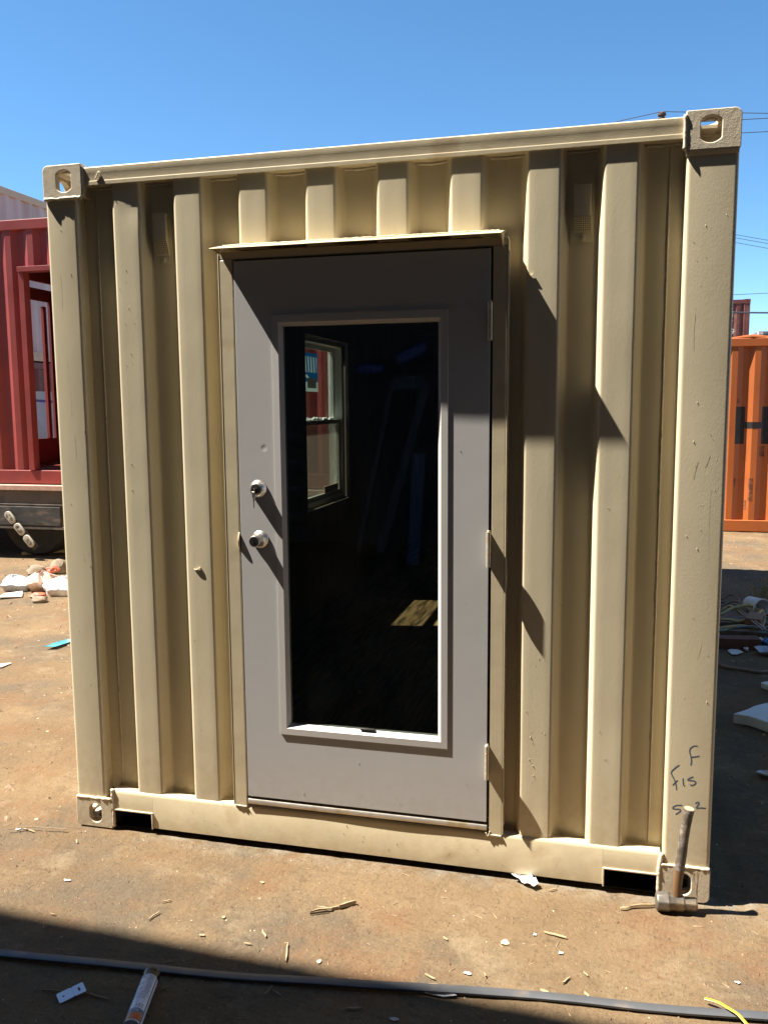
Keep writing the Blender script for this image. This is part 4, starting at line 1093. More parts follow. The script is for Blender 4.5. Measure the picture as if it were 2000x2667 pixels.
# far stacks on the right
bg_container('brown_container', 'rusty brown container beneath the dark red one in the far stack', 'shipping container', 2.44, 6.058, 2.05, 'maroon', None, 2.19, 22.0, 0)
dk = bg_container('dark_red_container', 'dark red container with white numbers on top of the far stack', 'shipping container', 2.44, 6.058, 2.40, 'maroon', None, 2.19, 22.0, 2.055)
def wtext(s_, size, x, z, par, y=0.0075, m='letter_white', rot=0.0):
    t = text_mb(s_, size); xform(t, Matrix.Translation((x, y, z)) @ Matrix.Rotation(PI / 2, 4, 'X') @ Matrix.Rotation(rot, 4, 'Z'))
    return obj('painted_number', t, m, par, smooth=0)
for k, ch in enumerate('2851'): wtext(ch, 0.17, 1.98, 2.13 - 0.135 * k, dk)
wtext('9', 0.20, 2.02, 1.55, dk)
bg_container('black_container', 'black container at the right edge far behind the orange one', 'shipping container', 6.058, 2.44, 2.1, 'grey_c', None, 6.15, 30, 0)
bg_container('grey_container', 'dark grey container stacked on the black one far behind', 'shipping container', 6.058, 2.44, 2.11, 'grey_c', None, 6.15, 30, 2.105, castmat='white_c')

# ---------------------------------------------------------------- utility pole and power lines
pole = thing('utility_pole', 'brown timber utility pole rising behind the beige container', 'utility pole', (2.12, 20.0, 0))
obj('shaft', MB().tube([(0, 0.12, 0), (0, 0.12, 8.40)], [0.15, 0.10], 14), 'pole', pole, smooth=60)
obj('crossarm', MB().box(-0.14, 0.14, -0.03, 0.02, 8.44, 8.54).box(-0.06, 0.06, 0.021, 0.22, 8.38, 8.50), 'pole', pole)
obj('insulator', MB().lathe([(0.03, 0), (0.07, 0.02), (0.04, 0.06), (0.09, 0.08), (0.05, 0.13), (0.10, 0.15), (0.10, 0.2), (0.03, 0.24)], (-0.01, 0, 8.54), 'z', 16), 'pole', pole, smooth=40)
def wire(label, a, b, r=0.009, sag=0.0, x1=40.0):
    """through a and b (on the plane y=20) and on to x1"""
    (xa, za), (xb, zb) = a, b
    zz1 = za + (zb - za) * (x1 - xa) / (xb - xa)
    pts = [(xa + (x1 - xa) * k / 16, 20.0, za + (zz1 - za) * k / 16 - sag * math.sin(PI * k / 16)) for k in range(17)]
    tag(obj('power_line', MB().tube(pts, r, 6), 'cable'), label, 'power line', 'power lines strung from the pole')
wire('topmost power line, leaving the pole top to the right', (2.11, 8.785), (4.53, 8.537))
wire('second power line below the pole top', (2.12, 8.50), (4.535, 8.427), 0.009)
wire('third power line level with the hole of the corner casting', (2.12, 8.20), (4.549, 8.121))
wire('uppermost of the three thin lines beside the right post', (2.12, 6.195), (4.662, 5.60), 0.006)
wire('middle one of the three thin lines beside the right post', (2.12, 6.12), (4.665, 5.522), 0.006)
wire('lowest of the three thin lines beside the right post', (2.12, 6.02), (4.670, 5.41), 0.006)
wire('thin power line just above the dark red container', (2.12, 4.325), (4.718, 4.353), 0.007)
wire('thick dark power line running right of the dark red container', (2.12, 3.99), (4.739, 3.884), 0.022)
tag(obj('power_line', MB().tube([(2.10, 20, 8.785), (1.19, 20, 8.662), (-0.5, 20, 8.35), (-2.6, 20, 7.7)], 0.009, 6), 'cable'), 'power line running down to the left from the pole top', 'power line', 'power lines strung from the pole')

# ---------------------------------------------------------------- litter: left side
def bag(name, label, c, r, m, seed):
    """slumped tied bag: folds gather towards the knot"""
    P = []; NT, NH = 72, 26
    for h_ in range(NH + 1):
        t = h_ / NH; row = []
        rad = (0.72 + 0.55 * t) if t < 0.35 else max(0.10, 0.92 * (1 - ((t - 0.35) / 0.65) ** 1.7)) + (0.12 if t > 0.93 else 0)
        for k in range(NT + 1):
            a = 2 * PI * (k % NT) / NT
            q = Vector((math.cos(a), math.sin(a), t * 1.4))
            w = 1 + 0.30 * noise.noise(q * 1.1 + Vector((seed * 3, 0, 0))) + (0.05 + 0.13 * t) * noise.noise(Vector((math.cos(a) * 4, math.sin(a) * 4, t * 1.2 + seed))) - 0.10 * abs(noise.noise(q * 3.2 + Vector((0, seed, 0))))
            lean = 0.35 * t * t
            z = r[2] * 1.2 * (t ** 0.8) * (1 + 0.15 * noise.noise(q * 1.5 + Vector((seed, 9, 0))))
            row.append((r[0] * (rad * w * math.cos(a) + lean * math.cos(seed)), r[1] * (rad * w * math.sin(a) + lean * math.sin(seed)), max(z - 0.004, -0.004)))
        P.append(row)
    return tag(obj(name, MB().grid(P), m, smooth=60, loc=(c[0], c[1], 0)), label, 'plastic bag', 'rubbish bags under the trailer')
bag('rubbish_bag', 'bluish rubbish bag, leftmost of the heap by the trailer wheel', (-4.47, 3.93), (0.17, 0.17, 0.115), 'bag_blue', 3)
bag('rubbish_bag', 'peach coloured rubbish bag in the middle of the heap', (-4.26, 3.99), (0.16, 0.17, 0.155), 'bag_beige', 5)
bag('rubbish_bag', 'white crumpled rubbish bag beside the left corner post', (-3.95, 3.84), (0.20, 0.16, 0.13), 'bag_white', 8)
tag(obj('cloth_scrap', MB().blob((0, 0, 0.19), 0.06, 0.05, 0.03, 4, 0.4, 2, 3), 'bag_red', loc=(-4.14, 4.00, 0)), 'orange red scrap lying on top of the white bag', 'scrap')
tag(obj('cloth_scrap', MB().blob((0, 0, 0.015), 0.08, 0.05, 0.03, 6, 0.4, 2, 3, 0), 'bag_red', loc=(-4.06, 3.66, 0)), 'orange red scrap on the dirt in front of the bags', 'scrap')
def flat(name, label, cat, pts, m, t=0.006, curl=0.0, z=0.002, group=None, seed=1):
    """irregular flat piece with real thickness lying on the dirt, edges curled up"""
    c = Vector((sum(p[0] for p in pts) / len(pts), sum(p[1] for p in pts) / len(pts), 0))
    n_ = len(pts); mb_ = MB()
    ringl = []
    for s_ in (1.0, 0.66, 0.33):
        row = []
        for i, p in enumerate(pts):
            q = (Vector((p[0], p[1], 0)) - c) * s_
            hgt = z + curl * (s_ ** 2) * (0.5 + 0.5 * noise.noise(Vector((q.x * 15, q.y * 15, seed)))) + curl * 0.5 * noise.noise(Vector((q.x * 30, q.y * 30, seed + 3)))
            row.append((q.x, q.y, max(hgt, 0.001)))
        ringl.append(row)
    v = [p for r in ringl for p in r] + [(0, 0, z + 0.3 * curl)]
    top = len(v); v2 = [(a, b, h_ + t) for a, b, h_ in v]
    fs = []
    for k in range(2):
        for i in range(n_):
            j = (i + 1) % n_
            fs.append((k * n_ + i, k * n_ + j, (k + 1) * n_ + j, (k + 1) * n_ + i))
    for i in range(n_): fs.append((2 * n_ + i, 2 * n_ + (i + 1) % n_, 3 * n_))
    allf = fs + [tuple(i + top for i in f[::-1]) for f in fs] + [(i, i + top, (i + 1) % n_ + top, (i + 1) % n_) for i in range(n_)]
    mb_.add(v + v2, allf)
    return tag(obj(name, mb_, m, smooth=30, loc=(c.x, c.y, gz(c.x, c.y) + 0.002)), label, cat, group)
flat('plastic_piece', 'flat white plastic piece in front of the bluish bag', 'litter', [(-4.36, 3.50), (-4.20, 3.62), (-4.30, 3.76), (-4.42, 3.66)], 'paper', 0.008, 0.02)
def rock(label, c, r, seed, group='stones by the rubbish bags'):
    tag(obj('stone', MB().blob((0, 0, r[2] * 0.6), *r, seed=seed, amp=0.3, fr=1.5, n=3), 'rock', loc=(c[0], c[1], 0)), label, 'stone', group)
rock('small grey stone on the dirt in front of the bags', (-3.93, 3.50), (0.07, 0.05, 0.035), 2)
rock('taller dusty rock behind the white bag', (-4.58, 4.72), (0.10, 0.09, 0.085), 6)
rock('lower dark rock behind the peach bag', (-4.76, 4.60), (0.10, 0.09, 0.06), 9)
tag(obj('plank', MB().box(-0.30, 0.30, -0.03, 0.03, 0.0, 0.03), 'shim', loc=(-5.45, 5.78, 0)), 'pale sunlit stick on the ground under the trailer', 'plank').rotation_euler.z = 0.6
flat('paper_scrap', 'cyan plastic scrap near the left corner post', 'litter', [(-2.95, 2.20), (-2.88, 2.22), (-2.86, 2.36), (-2.84, 2.42), (-2.90, 2.40), (-2.93, 2.32)], 'cyan', 0.003, 0.03)
flat('paper_scrap', 'white sliver of plastic at the left picture edge', 'litter', [(-3.02, 1.74), (-2.96, 1.76), (-2.95, 1.85), (-3.0, 1.82)], 'paper', 0.004, 0.01)

# ---------------------------------------------------------------- litter: right side, in the container's shade
def slab(name, label, pts, z0, z1, m, bev=0.004):
    mb_ = MB(); n_ = len(pts); c = (sum(p[0] for p in pts) / n_, sum(p[1] for p in pts) / n_)
    q = []
    for i in range(n_):
        a, b = pts[i], pts[(i + 1) % n_]
        for k in range(6):
            x, y = a[0] + (b[0] - a[0]) * k / 6 - c[0], a[1] + (b[1] - a[1]) * k / 6 - c[1]
            q.append((x * (1 + 0.012 * noise.noise(Vector((x * 30, y * 30, 1)))), y * (1 + 0.012 * noise.noise(Vector((x * 30, y * 30, 7))))))
    mb_.prism(q, 'z', z0, z1)
    return tag(obj(name, mb_, m, bevel=bev, loc=(c[0], c[1], 0)), label, 'foam board', 'white foam boards on the shaded dirt')
slab('foam_board', 'large broken white foam board on the shaded dirt', [(1.545, 1.79), (1.62, 1.77), (1.85, 1.55), (2.35, 1.72), (2.25, 2.15), (1.83, 2.08), (1.68, 1.95), (1.625, 1.875)], 0.0, 0.055, 'foam')
slab('foam_board', 'smaller white foam board behind the large one', [(1.79, 2.44), (1.90, 2.25), (2.30, 2.35), (2.25, 2.55), (1.95, 2.56)], 0.0, 0.035, 'foam')
flat('paper_scrap', 'torn white paper strip at the right edge, in the shade', 'litter', [(1.548, 1.115), (1.60, 1.09), (1.66, 1.11), (1.70, 1.16), (1.62, 1.145), (1.57, 1.16)], 'paper', 0.004, 0.03)
tag(obj('steel_channel', MB().box(-0.55, 0.27, -0.055, 0.055, 0.0, 0.008).box(-0.55, 0.27, -0.055, -0.047, 0.0085, 0.075).box(-0.55, 0.27, -0.0465, 0.055, 0.068, 0.075), 'rust', bevel=0.002, loc=(1.66, 3.31, 0)), 'rusty brown steel channel in front of the cable heap', 'steel beam').rotation_euler.z = 0.10
def cable(name, label, cat, xy, r, m, z=0.02, wob=0.025, group='hoses and wires in the scrap heap', ribs=False):
    c = xy[0]; P_ = []
    for i, (x, y) in enumerate(xy):
        P_.append((x - c[0], y - c[1], max(r, z + wob * math.sin(i * 1.7 + x * 5))))
    sp2 = smooth_path(P_, 8)
    rad = [r * (1 + (0.22 if ribs and i % 2 else 0)) for i in range(len(sp2))]
    return tag(obj(name, MB().tube(sp2, rad, 8), m, smooth=60, loc=(c[0], c[1], 0)), label, cat, group)
cable('hose', 'yellowish hose looped over the scrap heap, its loop nearest the tub', 'hose', [(1.60, 3.9), (1.754, 3.997), (1.863, 4.137), (1.991, 4.226), (2.067, 4.217), (2.077, 4.118), (2.039, 3.979), (1.995, 3.89), (1.935, 3.862), (1.848, 3.765), (1.777, 3.704), (1.6, 3.66)], 0.012, 'hose', 0.09, 0.02)
cable('hose', 'yellowish hose making the wider lower loop over the heap', 'hose', [(1.65, 4.3), (1.792, 4.295), (1.861, 4.328), (1.882, 4.193), (1.95, 4.157), (2.035, 4.142), (2.074, 4.035), (2.053, 3.888), (2.004, 3.77), (1.943, 3.682), (1.845, 3.602), (1.689, 3.495), (1.55, 3.45)], 0.011, 'hose', 0.06, 0.03)
cable('wire', 'dull brown wire curling at the back of the heap', 'wire', [(1.70, 4.75), (1.857, 4.763), (1.93, 4.779), (1.978, 4.73), (1.99, 4.616), (1.949, 4.531), (1.83, 4.486), (1.7, 4.5)], 0.009, 'wire', 0.05)
cable('wire', 'grey brown wire passing in front of the white tub', 'wire', [(1.70, 4.42), (1.814, 4.427), (1.905, 4.447), (1.958, 4.368), (2.016, 4.24), (2.08, 4.069), (2.15, 3.9), (2.3, 3.7)], 0.009, 'rebar', 0.07)
cable('flexible_conduit', 'ribbed grey metal conduit lying along the steel channel', 'conduit', [(1.55, 3.42), (1.688, 3.481), (1.783, 3.559), (1.929, 3.592), (1.968, 3.615), (2.039, 3.609), (2.2, 3.6)], 0.011, 'flex', 0.08, 0.008, ribs=True)
cable('flexible_conduit', 'ribbed brown conduit curving alone across the shaded dirt', 'conduit', [(1.45, 2.95), (1.601, 2.838), (1.66, 2.784), (1.734, 2.756), (1.813, 2.73), (1.889, 2.753), (2.05, 2.82)], 0.010, 'rebar', 0.012, 0.002, ribs=True)
flat('paper_scrap', 'white square tile of paper in front of the steel channel', 'litter', [(1.705, 3.189), (1.73, 3.227), (1.778, 3.231), (1.798, 3.153), (1.745, 3.097), (1.72, 3.104)], 'paper', 0.005, 0.015)
tb = thing('plastic_tub', 'white plastic tub lying on its side behind the hoses', 'tub', (2.06, 4.32, 0.078), 0.5)
obj('tub_body', MB().lathe([(0.058, 0.0), (0.066, 0.004), (0.075, 0.15), (0.079, 0.152), (0.079, 0.162), (0.072, 0.162), (0.070, 0.15), (0.062, 0.02), (0.0, 0.018)], (0, 0.075, 0), '-y', 28), 'bucket', tb, smooth=40)
flat('plastic_rag', 'blue plastic rag at the right end of the steel channel', 'litter', [(1.92, 3.33), (1.95, 3.31), (2.02, 3.35), (2.08, 3.42), (2.04, 3.48), (1.97, 3.43)], 'blue_rag', 0.006, 0.09)
flat('plastic_sheet', 'crumpled grey plastic sheet below the blue rag', 'litter', [(1.87, 3.18), (1.90, 3.13), (1.97, 3.12), (2.08, 3.15), (2.10, 3.24), (2.0, 3.27), (1.92, 3.245)], 'paper_grey', 0.005, 0.06)
flat('plastic_sheet', 'pale plastic scrap right of the white tile', 'litter', [(1.81, 3.22), (1.84, 3.21), (1.85, 3.26), (1.83, 3.28)], 'paper', 0.004, 0.03)
tag(obj('scrap_box', MB().box(-0.05, 0.06, -0.12, 0.12, 0.0, 0.11), 'cardboard', bevel=0.003, loc=(1.98, 3.86, 0)), 'brown cardboard box under the hoses', 'box').rotation_euler.z = -0.3
def plank(label, c, l_, w_, h_, rz, m='old_board', z=0.0, rx=0.0):
    o = tag(obj('plank', MB().box(-l_ / 2, l_ / 2, -w_ / 2, w_ / 2, 0, h_), m, bevel=0.002, loc=(c[0], c[1], z)), label, 'plank', 'old planks in the scrap heap')
    o.rotation_euler = (rx, 0, rz); return o
plank('long weathered plank nearest the conduit in the heap', (1.95, 3.70), 0.9, 0.07, 0.03, -0.03)
plank('short weathered plank at the back of the heap', (1.87, 4.15), 0.34, 0.20, 0.018, 0.5, z=0.02)
plank('grey plank tilted under the yellowish hoses', (1.83, 3.90), 0.5, 0.10, 0.02, 0.15, z=0.035, rx=0.1)
for i, dx in enumerate((0.0, 0.022)):
    cable('metal_strip', ('upper thin silver strip slanting over the box', 'lower thin silver strip slanting over the box')[i], 'metal strip', [(1.899 + dx, 3.964), (1.93 + dx, 3.80), (1.955 + dx, 3.60), (1.972 + dx, 3.434)], 0.006, 'flex', 0.10, 0.003)
flat('paper_scrap', 'crumpled whitish paper at the foot of the silver strips', 'litter', [(1.93, 3.40), (1.96, 3.36), (1.99, 3.42), (1.97, 3.52), (1.94, 3.50)], 'paper', 0.006, 0.07)
# dry weed
wd = MB()
for i in range(46):
    a = random.uniform(0, 2 * PI); ll = random.uniform(0.06, 0.24); h_ = random.uniform(0.05, 0.17)
    b0 = Vector((random.uniform(-0.05, 0.25), random.uniform(-0.12, 0.12), 0))
    p1 = b0 + Vector((math.cos(a) * ll * 0.4, math.sin(a) * ll * 0.4, h_)); p2 = b0 + Vector((math.cos(a) * ll, math.sin(a) * ll, h_ * random.uniform(0.4, 1.1)))
    wd.tube([b0, p1, p2], [0.004, 0.003, 0.001], 4)
    for k in range(3):
        q = p1 + (p2 - p1) * random.random(); d_ = Vector((random.uniform(-1, 1), random.uniform(-1, 1), random.uniform(0, 1))) * 0.03
        wd.add([q, q + d_, q + d_ * 0.6 + Vector((0.012, 0, 0.006))], [(0, 1, 2)])
wdt = thing('dry_weed', 'yellowed dry weed growing behind the scrap heap', 'weed', (2.17, 4.92, 0))
obj('stalks', wd, 'weed', wdt, smooth=0)

# ---------------------------------------------------------------- foreground: strap, cartridge, plate, splinters
sp3 = smooth_path([(x, y, 0) for x, y in ((-1.6, -0.855), (-0.959, -0.808), (-0.541, -0.766), (-0.211, -0.735), (0.067, -0.697), (0.245, -0.674), (0.512, -0.632), (0.774, -0.598), (1.028, -0.580), (1.312, -0.546), (1.9, -0.47))], 8)
P = []
for i, p in enumerate(sp3):
    t = (sp3[min(i + 1, len(sp3) - 1)] - sp3[max(i - 1, 0)]).normalized(); s_ = Vector((-t.y, t.x, 0))
    zb = 0.006 + 0.004 * noise.noise(Vector((p.x * 1.7, 0, 0)))
    tw = 0.10 * noise.noise(Vector((p.x * 1.3, 5, 0)))
    w_ = 0.0155
    row = []
    for a, b in ((-w_, 0), (-w_, 0.006), (-w_ + 0.002, 0.0075), (w_ - 0.002, 0.0075), (w_, 0.006), (w_, 0), (-w_, 0)):
        row.append(tuple(p + s_ * a + Vector((0, 0, zb + b + a * tw))))
    P.append(row)
mbx = MB().grid(P); mbx.add(P[0][:6], [tuple(range(6))]); mbx.add(P[-1][:6], [tuple(range(6))[::-1]])
tag(obj('flat_bar', mbx, 'strap', smooth=40), 'long blue grey flat bar lying across the foreground dirt', 'metal bar')
# sealant cartridge
A0 = Vector((-0.428, -0.808, 0.0268)); A1 = Vector((-0.372, -1.02, 0.0268))
cl = (A1 - A0).length
ct = thing('sealant_cartridge', 'white sealant cartridge lying in the shade at the lower left', 'cartridge', A0, math.atan2(A1.y - A0.y, A1.x - A0.x))
R0 = 0.0245
def cyl(a, b, r, n_=36): return MB().lathe([(r - 0.0006, a), (r, a + 0.0006), (r, b - 0.0006), (r - 0.0006, b)], (0, 0, 0), 'x', n_)
obj('base_cap', MB().lathe([(0.018, 0.004), (0.0215, 0.0), (0.0252, 0.0), (0.0257, 0.003), (0.0257, 0.012), (0.0250, 0.014)], (0, 0, 0), 'x', 36), 'tube_black', ct, smooth=40)
obj('tube_body', cyl(0.014, cl, R0), 'tube_white', ct, smooth=40)
def patch(a, b, th0, th1, r, n_=14):
    return MB().grid([[(x, r * math.cos(th0 + (th1 - th0) * k / n_), r * math.sin(th0 + (th1 - th0) * k / n_)) for k in range(n_ + 1)] for x in (a, b)])
# label faces up and towards the camera: angle pi/2 is up, pi is +y side rotated
pm = MB()
T0, T1 = 0.55, 2.75
q = patch(0.0145, 0.030, 0, 2 * PI, R0 + 0.0003, 40); obj('label_band', q, 'tube_black', ct)
lines = MB()
for k in range(17):
    x = 0.034 + k * 0.0046
    for seg in range(random.choice((1, 2))):
        a = random.uniform(T0 + 0.05, T0 + 0.3) + seg * 1.0; b = a + random.uniform(0.6, 0.95)
        g_ = patch(x, x + 0.0018, a, min(b, T1), R0 + 0.0003, 8); lines.add(g_.v, g_.f)
for k in range(4):
    g_ = patch(0.114 + 0.0055 * k, 0.1152 + 0.0055 * k, T0 + 0.1 + 0.25 * (k > 1), T1, R0 + 0.0003, 12); lines.add(g_.v, g_.f)
obj('label_lines', lines, 'tube_print', ct, smooth=0)
obj('label_stripe', patch(0.0305, cl, 0.36, 0.46, R0 + 0.0004, 3), 'tube_black', ct)
obj('label_stripe', patch(0.0305, cl, 2.80, 2.86, R0 + 0.0004, 3), 'tube_black', ct)
def wrap_text(s_, size, xpos, th, m, name):
    t = text_mb(s_, size)
    # text baseline runs round the tube, letters upside down for the camera
    t.v = [(xpos + v[1], (R0 + 0.0005) * math.cos(th + v[0] / R0), (R0 + 0.0005) * math.sin(th + v[0] / R0)) for v in t.v]
    obj(name, t, m, ct, smooth=0)
obj('label_band', patch(0.172, 0.188, 0.5, T1, R0 + 0.0003, 16), 'tube_blue', ct)
wrap_text('221', 0.017, 0.160, 1.25, 'tube_black', 'label_number')
wrap_text('flex', 0.011, 0.180, 1.45, 'tube_white', 'label_text')
obj('label_band', patch(0.1885, 0.215, 0.5, T1, R0 + 0.0003, 16), 'tube_red', ct)
# small zinc plate with two holes
zp = MB(); o_, i_ = holed(rrect(-0.042, 0.0, -0.019, 0.019, [0.004] * 4), (-0.026, 0.0), 0.007, 0.007, 'clip')
zp.ring(o_, i_, 'z', 0.0, 0.002); o_, i_ = holed(rrect(0.0005, 0.034, -0.019, 0.019, [0.004] * 4), (0.018, 0.0), 0.006, 0.016, 'stad'); zp.ring(o_, i_, 'z', 0.0, 0.002)
zpo = tag(obj('metal_plate', zp, 'zinc', loc=(-0.625, -0.912, 0.010)), 'small bright metal plate with holes in the shaded foreground', 'metal plate'); zpo.rotation_euler = (0.15, -0.1, 0.85)
GS = 'wood splinters lying on the dirt'
def splinter(label, pts, w, m='splinter', h=0.0035, lift=0.004, group=GS, name='wood_splinter'):
    c = ((pts[0][0] + pts[-1][0]) / 2, (pts[0][1] + pts[-1][1]) / 2)
    P_ = []
    n_ = len(pts)
    for i, (x, y) in enumerate(pts):
        a = Vector(pts[max(i - 1, 0)]); b = Vector(pts[min(i + 1, n_ - 1)]); t = (b - a).normalized(); s_ = Vector((-t.y, t.x))
        ww = 0.7 * w * (0.45 if i in (0, n_ - 1) else 1.0) * (1 + 0.25 * noise.noise(Vector((x * 60, y * 60, 0))))
        z = lift + h * 0.4 * noise.noise(Vector((x * 25, y * 25, 2)))
        P_.append([(x - c[0] + s_.x * k * ww, y - c[1] + s_.y * k * ww, z + dz) for k, dz in ((-1, 0), (-0.6, h), (0.5, h * 0.9), (1, 0), (-1, 0))])
    mb_ = MB().grid(P_); mb_.add(P_[0][:4], [(0, 1, 2, 3)]); mb_.add(P_[-1][:4], [(3, 2, 1, 0)])
    return tag(obj(name, mb_, m, smooth=30, loc=(c[0], c[1], gz(*c) + 0.001)), label, 'splinter', group)
def mid(a, b, k=0.004, n_=4):
    return [(a[0] + (b[0] - a[0]) * i / n_ + k * noise.noise(Vector((a[0] * 9, i, 0))), a[1] + (b[1] - a[1]) * i / n_ + k * noise.noise(Vector((a[1] * 9, i, 3)))) for i in range(n_ + 1)]
splinter('pale splinter sticking out from behind the hammer head', mid((0.935, -0.092), (1.05, -0.052)), 0.006, h=0.008)
splinter('broad end of the splinter left of the hammer head', mid((0.925, -0.10), (0.962, -0.082), 0.002, 3), 0.013, h=0.007)
splinter('long upper piece of the broken splinter bundle', mid((-0.085, -0.368), (0.046, -0.282), 0.008, 6), 0.006, h=0.009)
splinter('short forked piece of the broken splinter bundle', mid((-0.07, -0.34), (-0.02, -0.335), 0.004, 3), 0.008, h=0.010)
splinter('dark thin piece under the broken splinter bundle', mid((-0.085, -0.375), (-0.03, -0.345), 0.001, 3), 0.004, 'splinter_dark', h=0.006)
splinter('curled end piece of the broken splinter bundle', mid((0.0, -0.318), (0.048, -0.278), 0.004, 4), 0.008, h=0.010)
labs = [('pale stick pointing up and right in the sunlit left foreground', (-0.598, -0.533), (-0.583, -0.482), 0.004, 0),
        ('pale stick slanting down left of the upright stick', (-0.207, -0.494), (-0.181, -0.528), 0.005, 0),
        ('long pale stick upright in the picture just above the flat bar', (-0.075, -0.63), (-0.102, -0.539), 0.004, 0),
        ('short pale stick lying level below the slanting stick', (-0.239, -0.57), (-0.213, -0.569), 0.004, 0),
        ('small chip of wood near the shadow edge at far left', (-0.941, -0.577), (-0.915, -0.578), 0.003, 0),
        ('grey splinter in the shade touching the flat bar at left', (-0.757, -0.757), (-0.718, -0.748), 0.004, 1),
        ('tan chip of wood left of the pale slanting stick', (-0.605, -0.427), (-0.580, -0.408), 0.004, 0),
        ('dark splinter below the flat bar, pointing up', (-0.082, -0.783), (-0.074, -0.743), 0.003, 1),
        ('dark twig below the flat bar, right of the pointing splinter', (-0.065, -0.761), (-0.033, -0.779), 0.004, 1),
        ('greyish wood chip in the shade at the bottom edge', (0.165, -0.784), (0.208, -0.769), 0.008, 1),
        ('thin splinter in the shade just right of the cartridge', (-0.388, -0.832), (-0.366, -0.810), 0.003, 1),
        ('small dark splinter above the flat bar at left', (-0.430, -0.724), (-0.405, -0.710), 0.003, 1),
        ('pale flat stick in the middle of the right foreground', (0.683, -0.292), (0.755, -0.309), 0.006, 0),
        ('pale stick slanting up just above the flat bar at right', (0.751, -0.528), (0.772, -0.497), 0.004, 0),
        ('tiny pale stick upright right of the white chip', (0.524, -0.540), (0.528, -0.556), 0.003, 0),
        ('short stick right of the slanting one near the flat bar', (0.810, -0.463), (0.824, -0.481), 0.003, 0),
        ('curved pale splinter above the broad chip by the flat bar', (0.350, -0.584), (0.384, -0.599), 0.004, 0),
        ('small pale sliver in the sunlit middle foreground', (0.370, -0.397), (0.388, -0.408), 0.004, 0),
        ('small pale sliver beside the crumpled paper', (0.683, -0.047), (0.713, -0.034), 0.004, 0),
        ('broad pale chip of wood touching the flat bar', (0.358, -0.628), (0.425, -0.618), 0.010, 0),
        ('orange chip of wood on the far edge of the flat bar', (0.690, -0.572), (0.715, -0.578), 0.009, 0),
        ('tan chip of wood above the flat bar at right', (0.815, -0.551), (0.828, -0.568), 0.006, 0),
        ('small pale stick on the dirt by the left bottom casting', (-1.145, -0.117), (-1.125, -0.141), 0.004, 0),
        ('straight pale stick left of the left bottom casting', (-1.416, -0.085), (-1.346, -0.100), 0.004, 0),
        ('grey splinter under the small metal plate, its left half', (-0.728, -0.916), (-0.640, -0.900), 0.004, 1),
        ('grey splinter under the small metal plate, its right half', (-0.600, -0.897), (-0.511, -0.906), 0.004, 1)]
for lab, a, b, w_, k in labs: splinter(lab, mid(a, b), w_, 'splinter_dark' if k else 'splinter', h=0.0032)
# fine twig beside the white chip at far left
tw = smooth_path([(-1.455, -0.125, 0.012), (-1.40, -0.098, 0.014), (-1.35, -0.080, 0.012), (-1.29, -0.074, 0.012), (-1.225, -0.064, 0.010)], 5)
tag(obj('twig', MB().tube([p - tw[0] for p in tw], 0.0022, 5), 'splinter_dark', loc=tw[0][:]), 'thin dark twig beside the white chip at far left', 'twig')
GC = 'white chips and flakes on the dirt'
def chip(label, c, r, seed, m='paper', squash=0.6):
    pts = []; k = 9; rnd = random.Random(seed)
    for i in range(k):
        a = 2 * PI * i / k; rr = r * 0.85 * rnd.uniform(0.45, 1.2); pts.append((c[0] + rr * math.cos(a), c[1] + rr * squash * math.sin(a)))
    flat('paint_chip', label, 'chip', pts, m, 0.0015, 0.004, 0.0, GC, seed)
chip('white square chip beside the thin twig at far left', (-1.428, -0.096), 0.016, 1)
chip('oval white chip in the sunlit left foreground', (-1.008, -0.380), 0.014, 2)
chip('tan flake of wood in the sunlit middle foreground', (-0.316, -0.228), 0.014, 3, 'splinter')
chip('large pale flake on the dirt right of the middle', (0.566, -0.369), 0.022, 4, 'chips', 0.8)
chip('white torn chip above the flat bar in the middle', (0.473, -0.551), 0.014, 5)
chip('grey white chip in the shade at the bottom middle', (0.302, -0.787), 0.018, 6, 'paper_grey', 0.5)
chip('white chip at the right edge above the flat bar', (1.252, -0.404), 0.014, 7)
chip('small white flake in the right foreground', (0.740, -0.386), 0.012, 8)
chip('round white flake left of the pale flat stick', (0.655, -0.310), 0.009, 9, 'paper', 0.9)
chip('tan flake beside the pale slanting stick at left', (-0.385, -0.565), 0.012, 10, 'splinter')
chip('small tan flake in the sun near the shadow edge', (-0.36, -0.46), 0.009, 11, 'splinter', 1.0)
chip('white flake of paint by the upright stick', (0.02, -0.60), 0.012, 12, 'chips', 1.0)
# crumpled white paper by the sill
cp = MB(); P = []
for i in range(9):
    row = []
    for j in range(6):
        u, v = i / 8 - 0.5, j / 5 - 0.5
        w_ = 0.024 * (1 - 0.6 * u)
        z = 0.012 + 0.014 * abs(noise.noise(Vector((u * 4, v * 3, 2)))) + 0.010 * noise.noise(Vector((u * 9, v * 7, 5))) + 0.02 * (v * v)
        row.append((u * 0.095, v * 2 * w_, max(z, 0.002)))
    P.append(row)
cp.grid(P)
pp = tag(obj('crumpled_paper', cp, 'paper', smooth=0, loc=(0.605, -0.015, 0.0)), 'crumpled white paper on the dirt at the foot of the sill', 'paper'); pp.rotation_euler.z = -0.75
so_ = pp.modifiers.new('thick', 'SOLIDIFY'); so_.thickness = 0.001
tag(obj('yellow_strap', MB().tube(smooth_path([(0.0, 0.0, 0.010), (0.033, -0.016, 0.016), (0.060, -0.043, 0.020), (0.081, -0.066, 0.022), (0.11, -0.11, 0.012)], 5), 0.0045, 8, flat=0.35), 'yellow', loc=(1.147, -0.516, 0.004)), 'bright yellow plastic strip lying over the flat bar', 'strap')
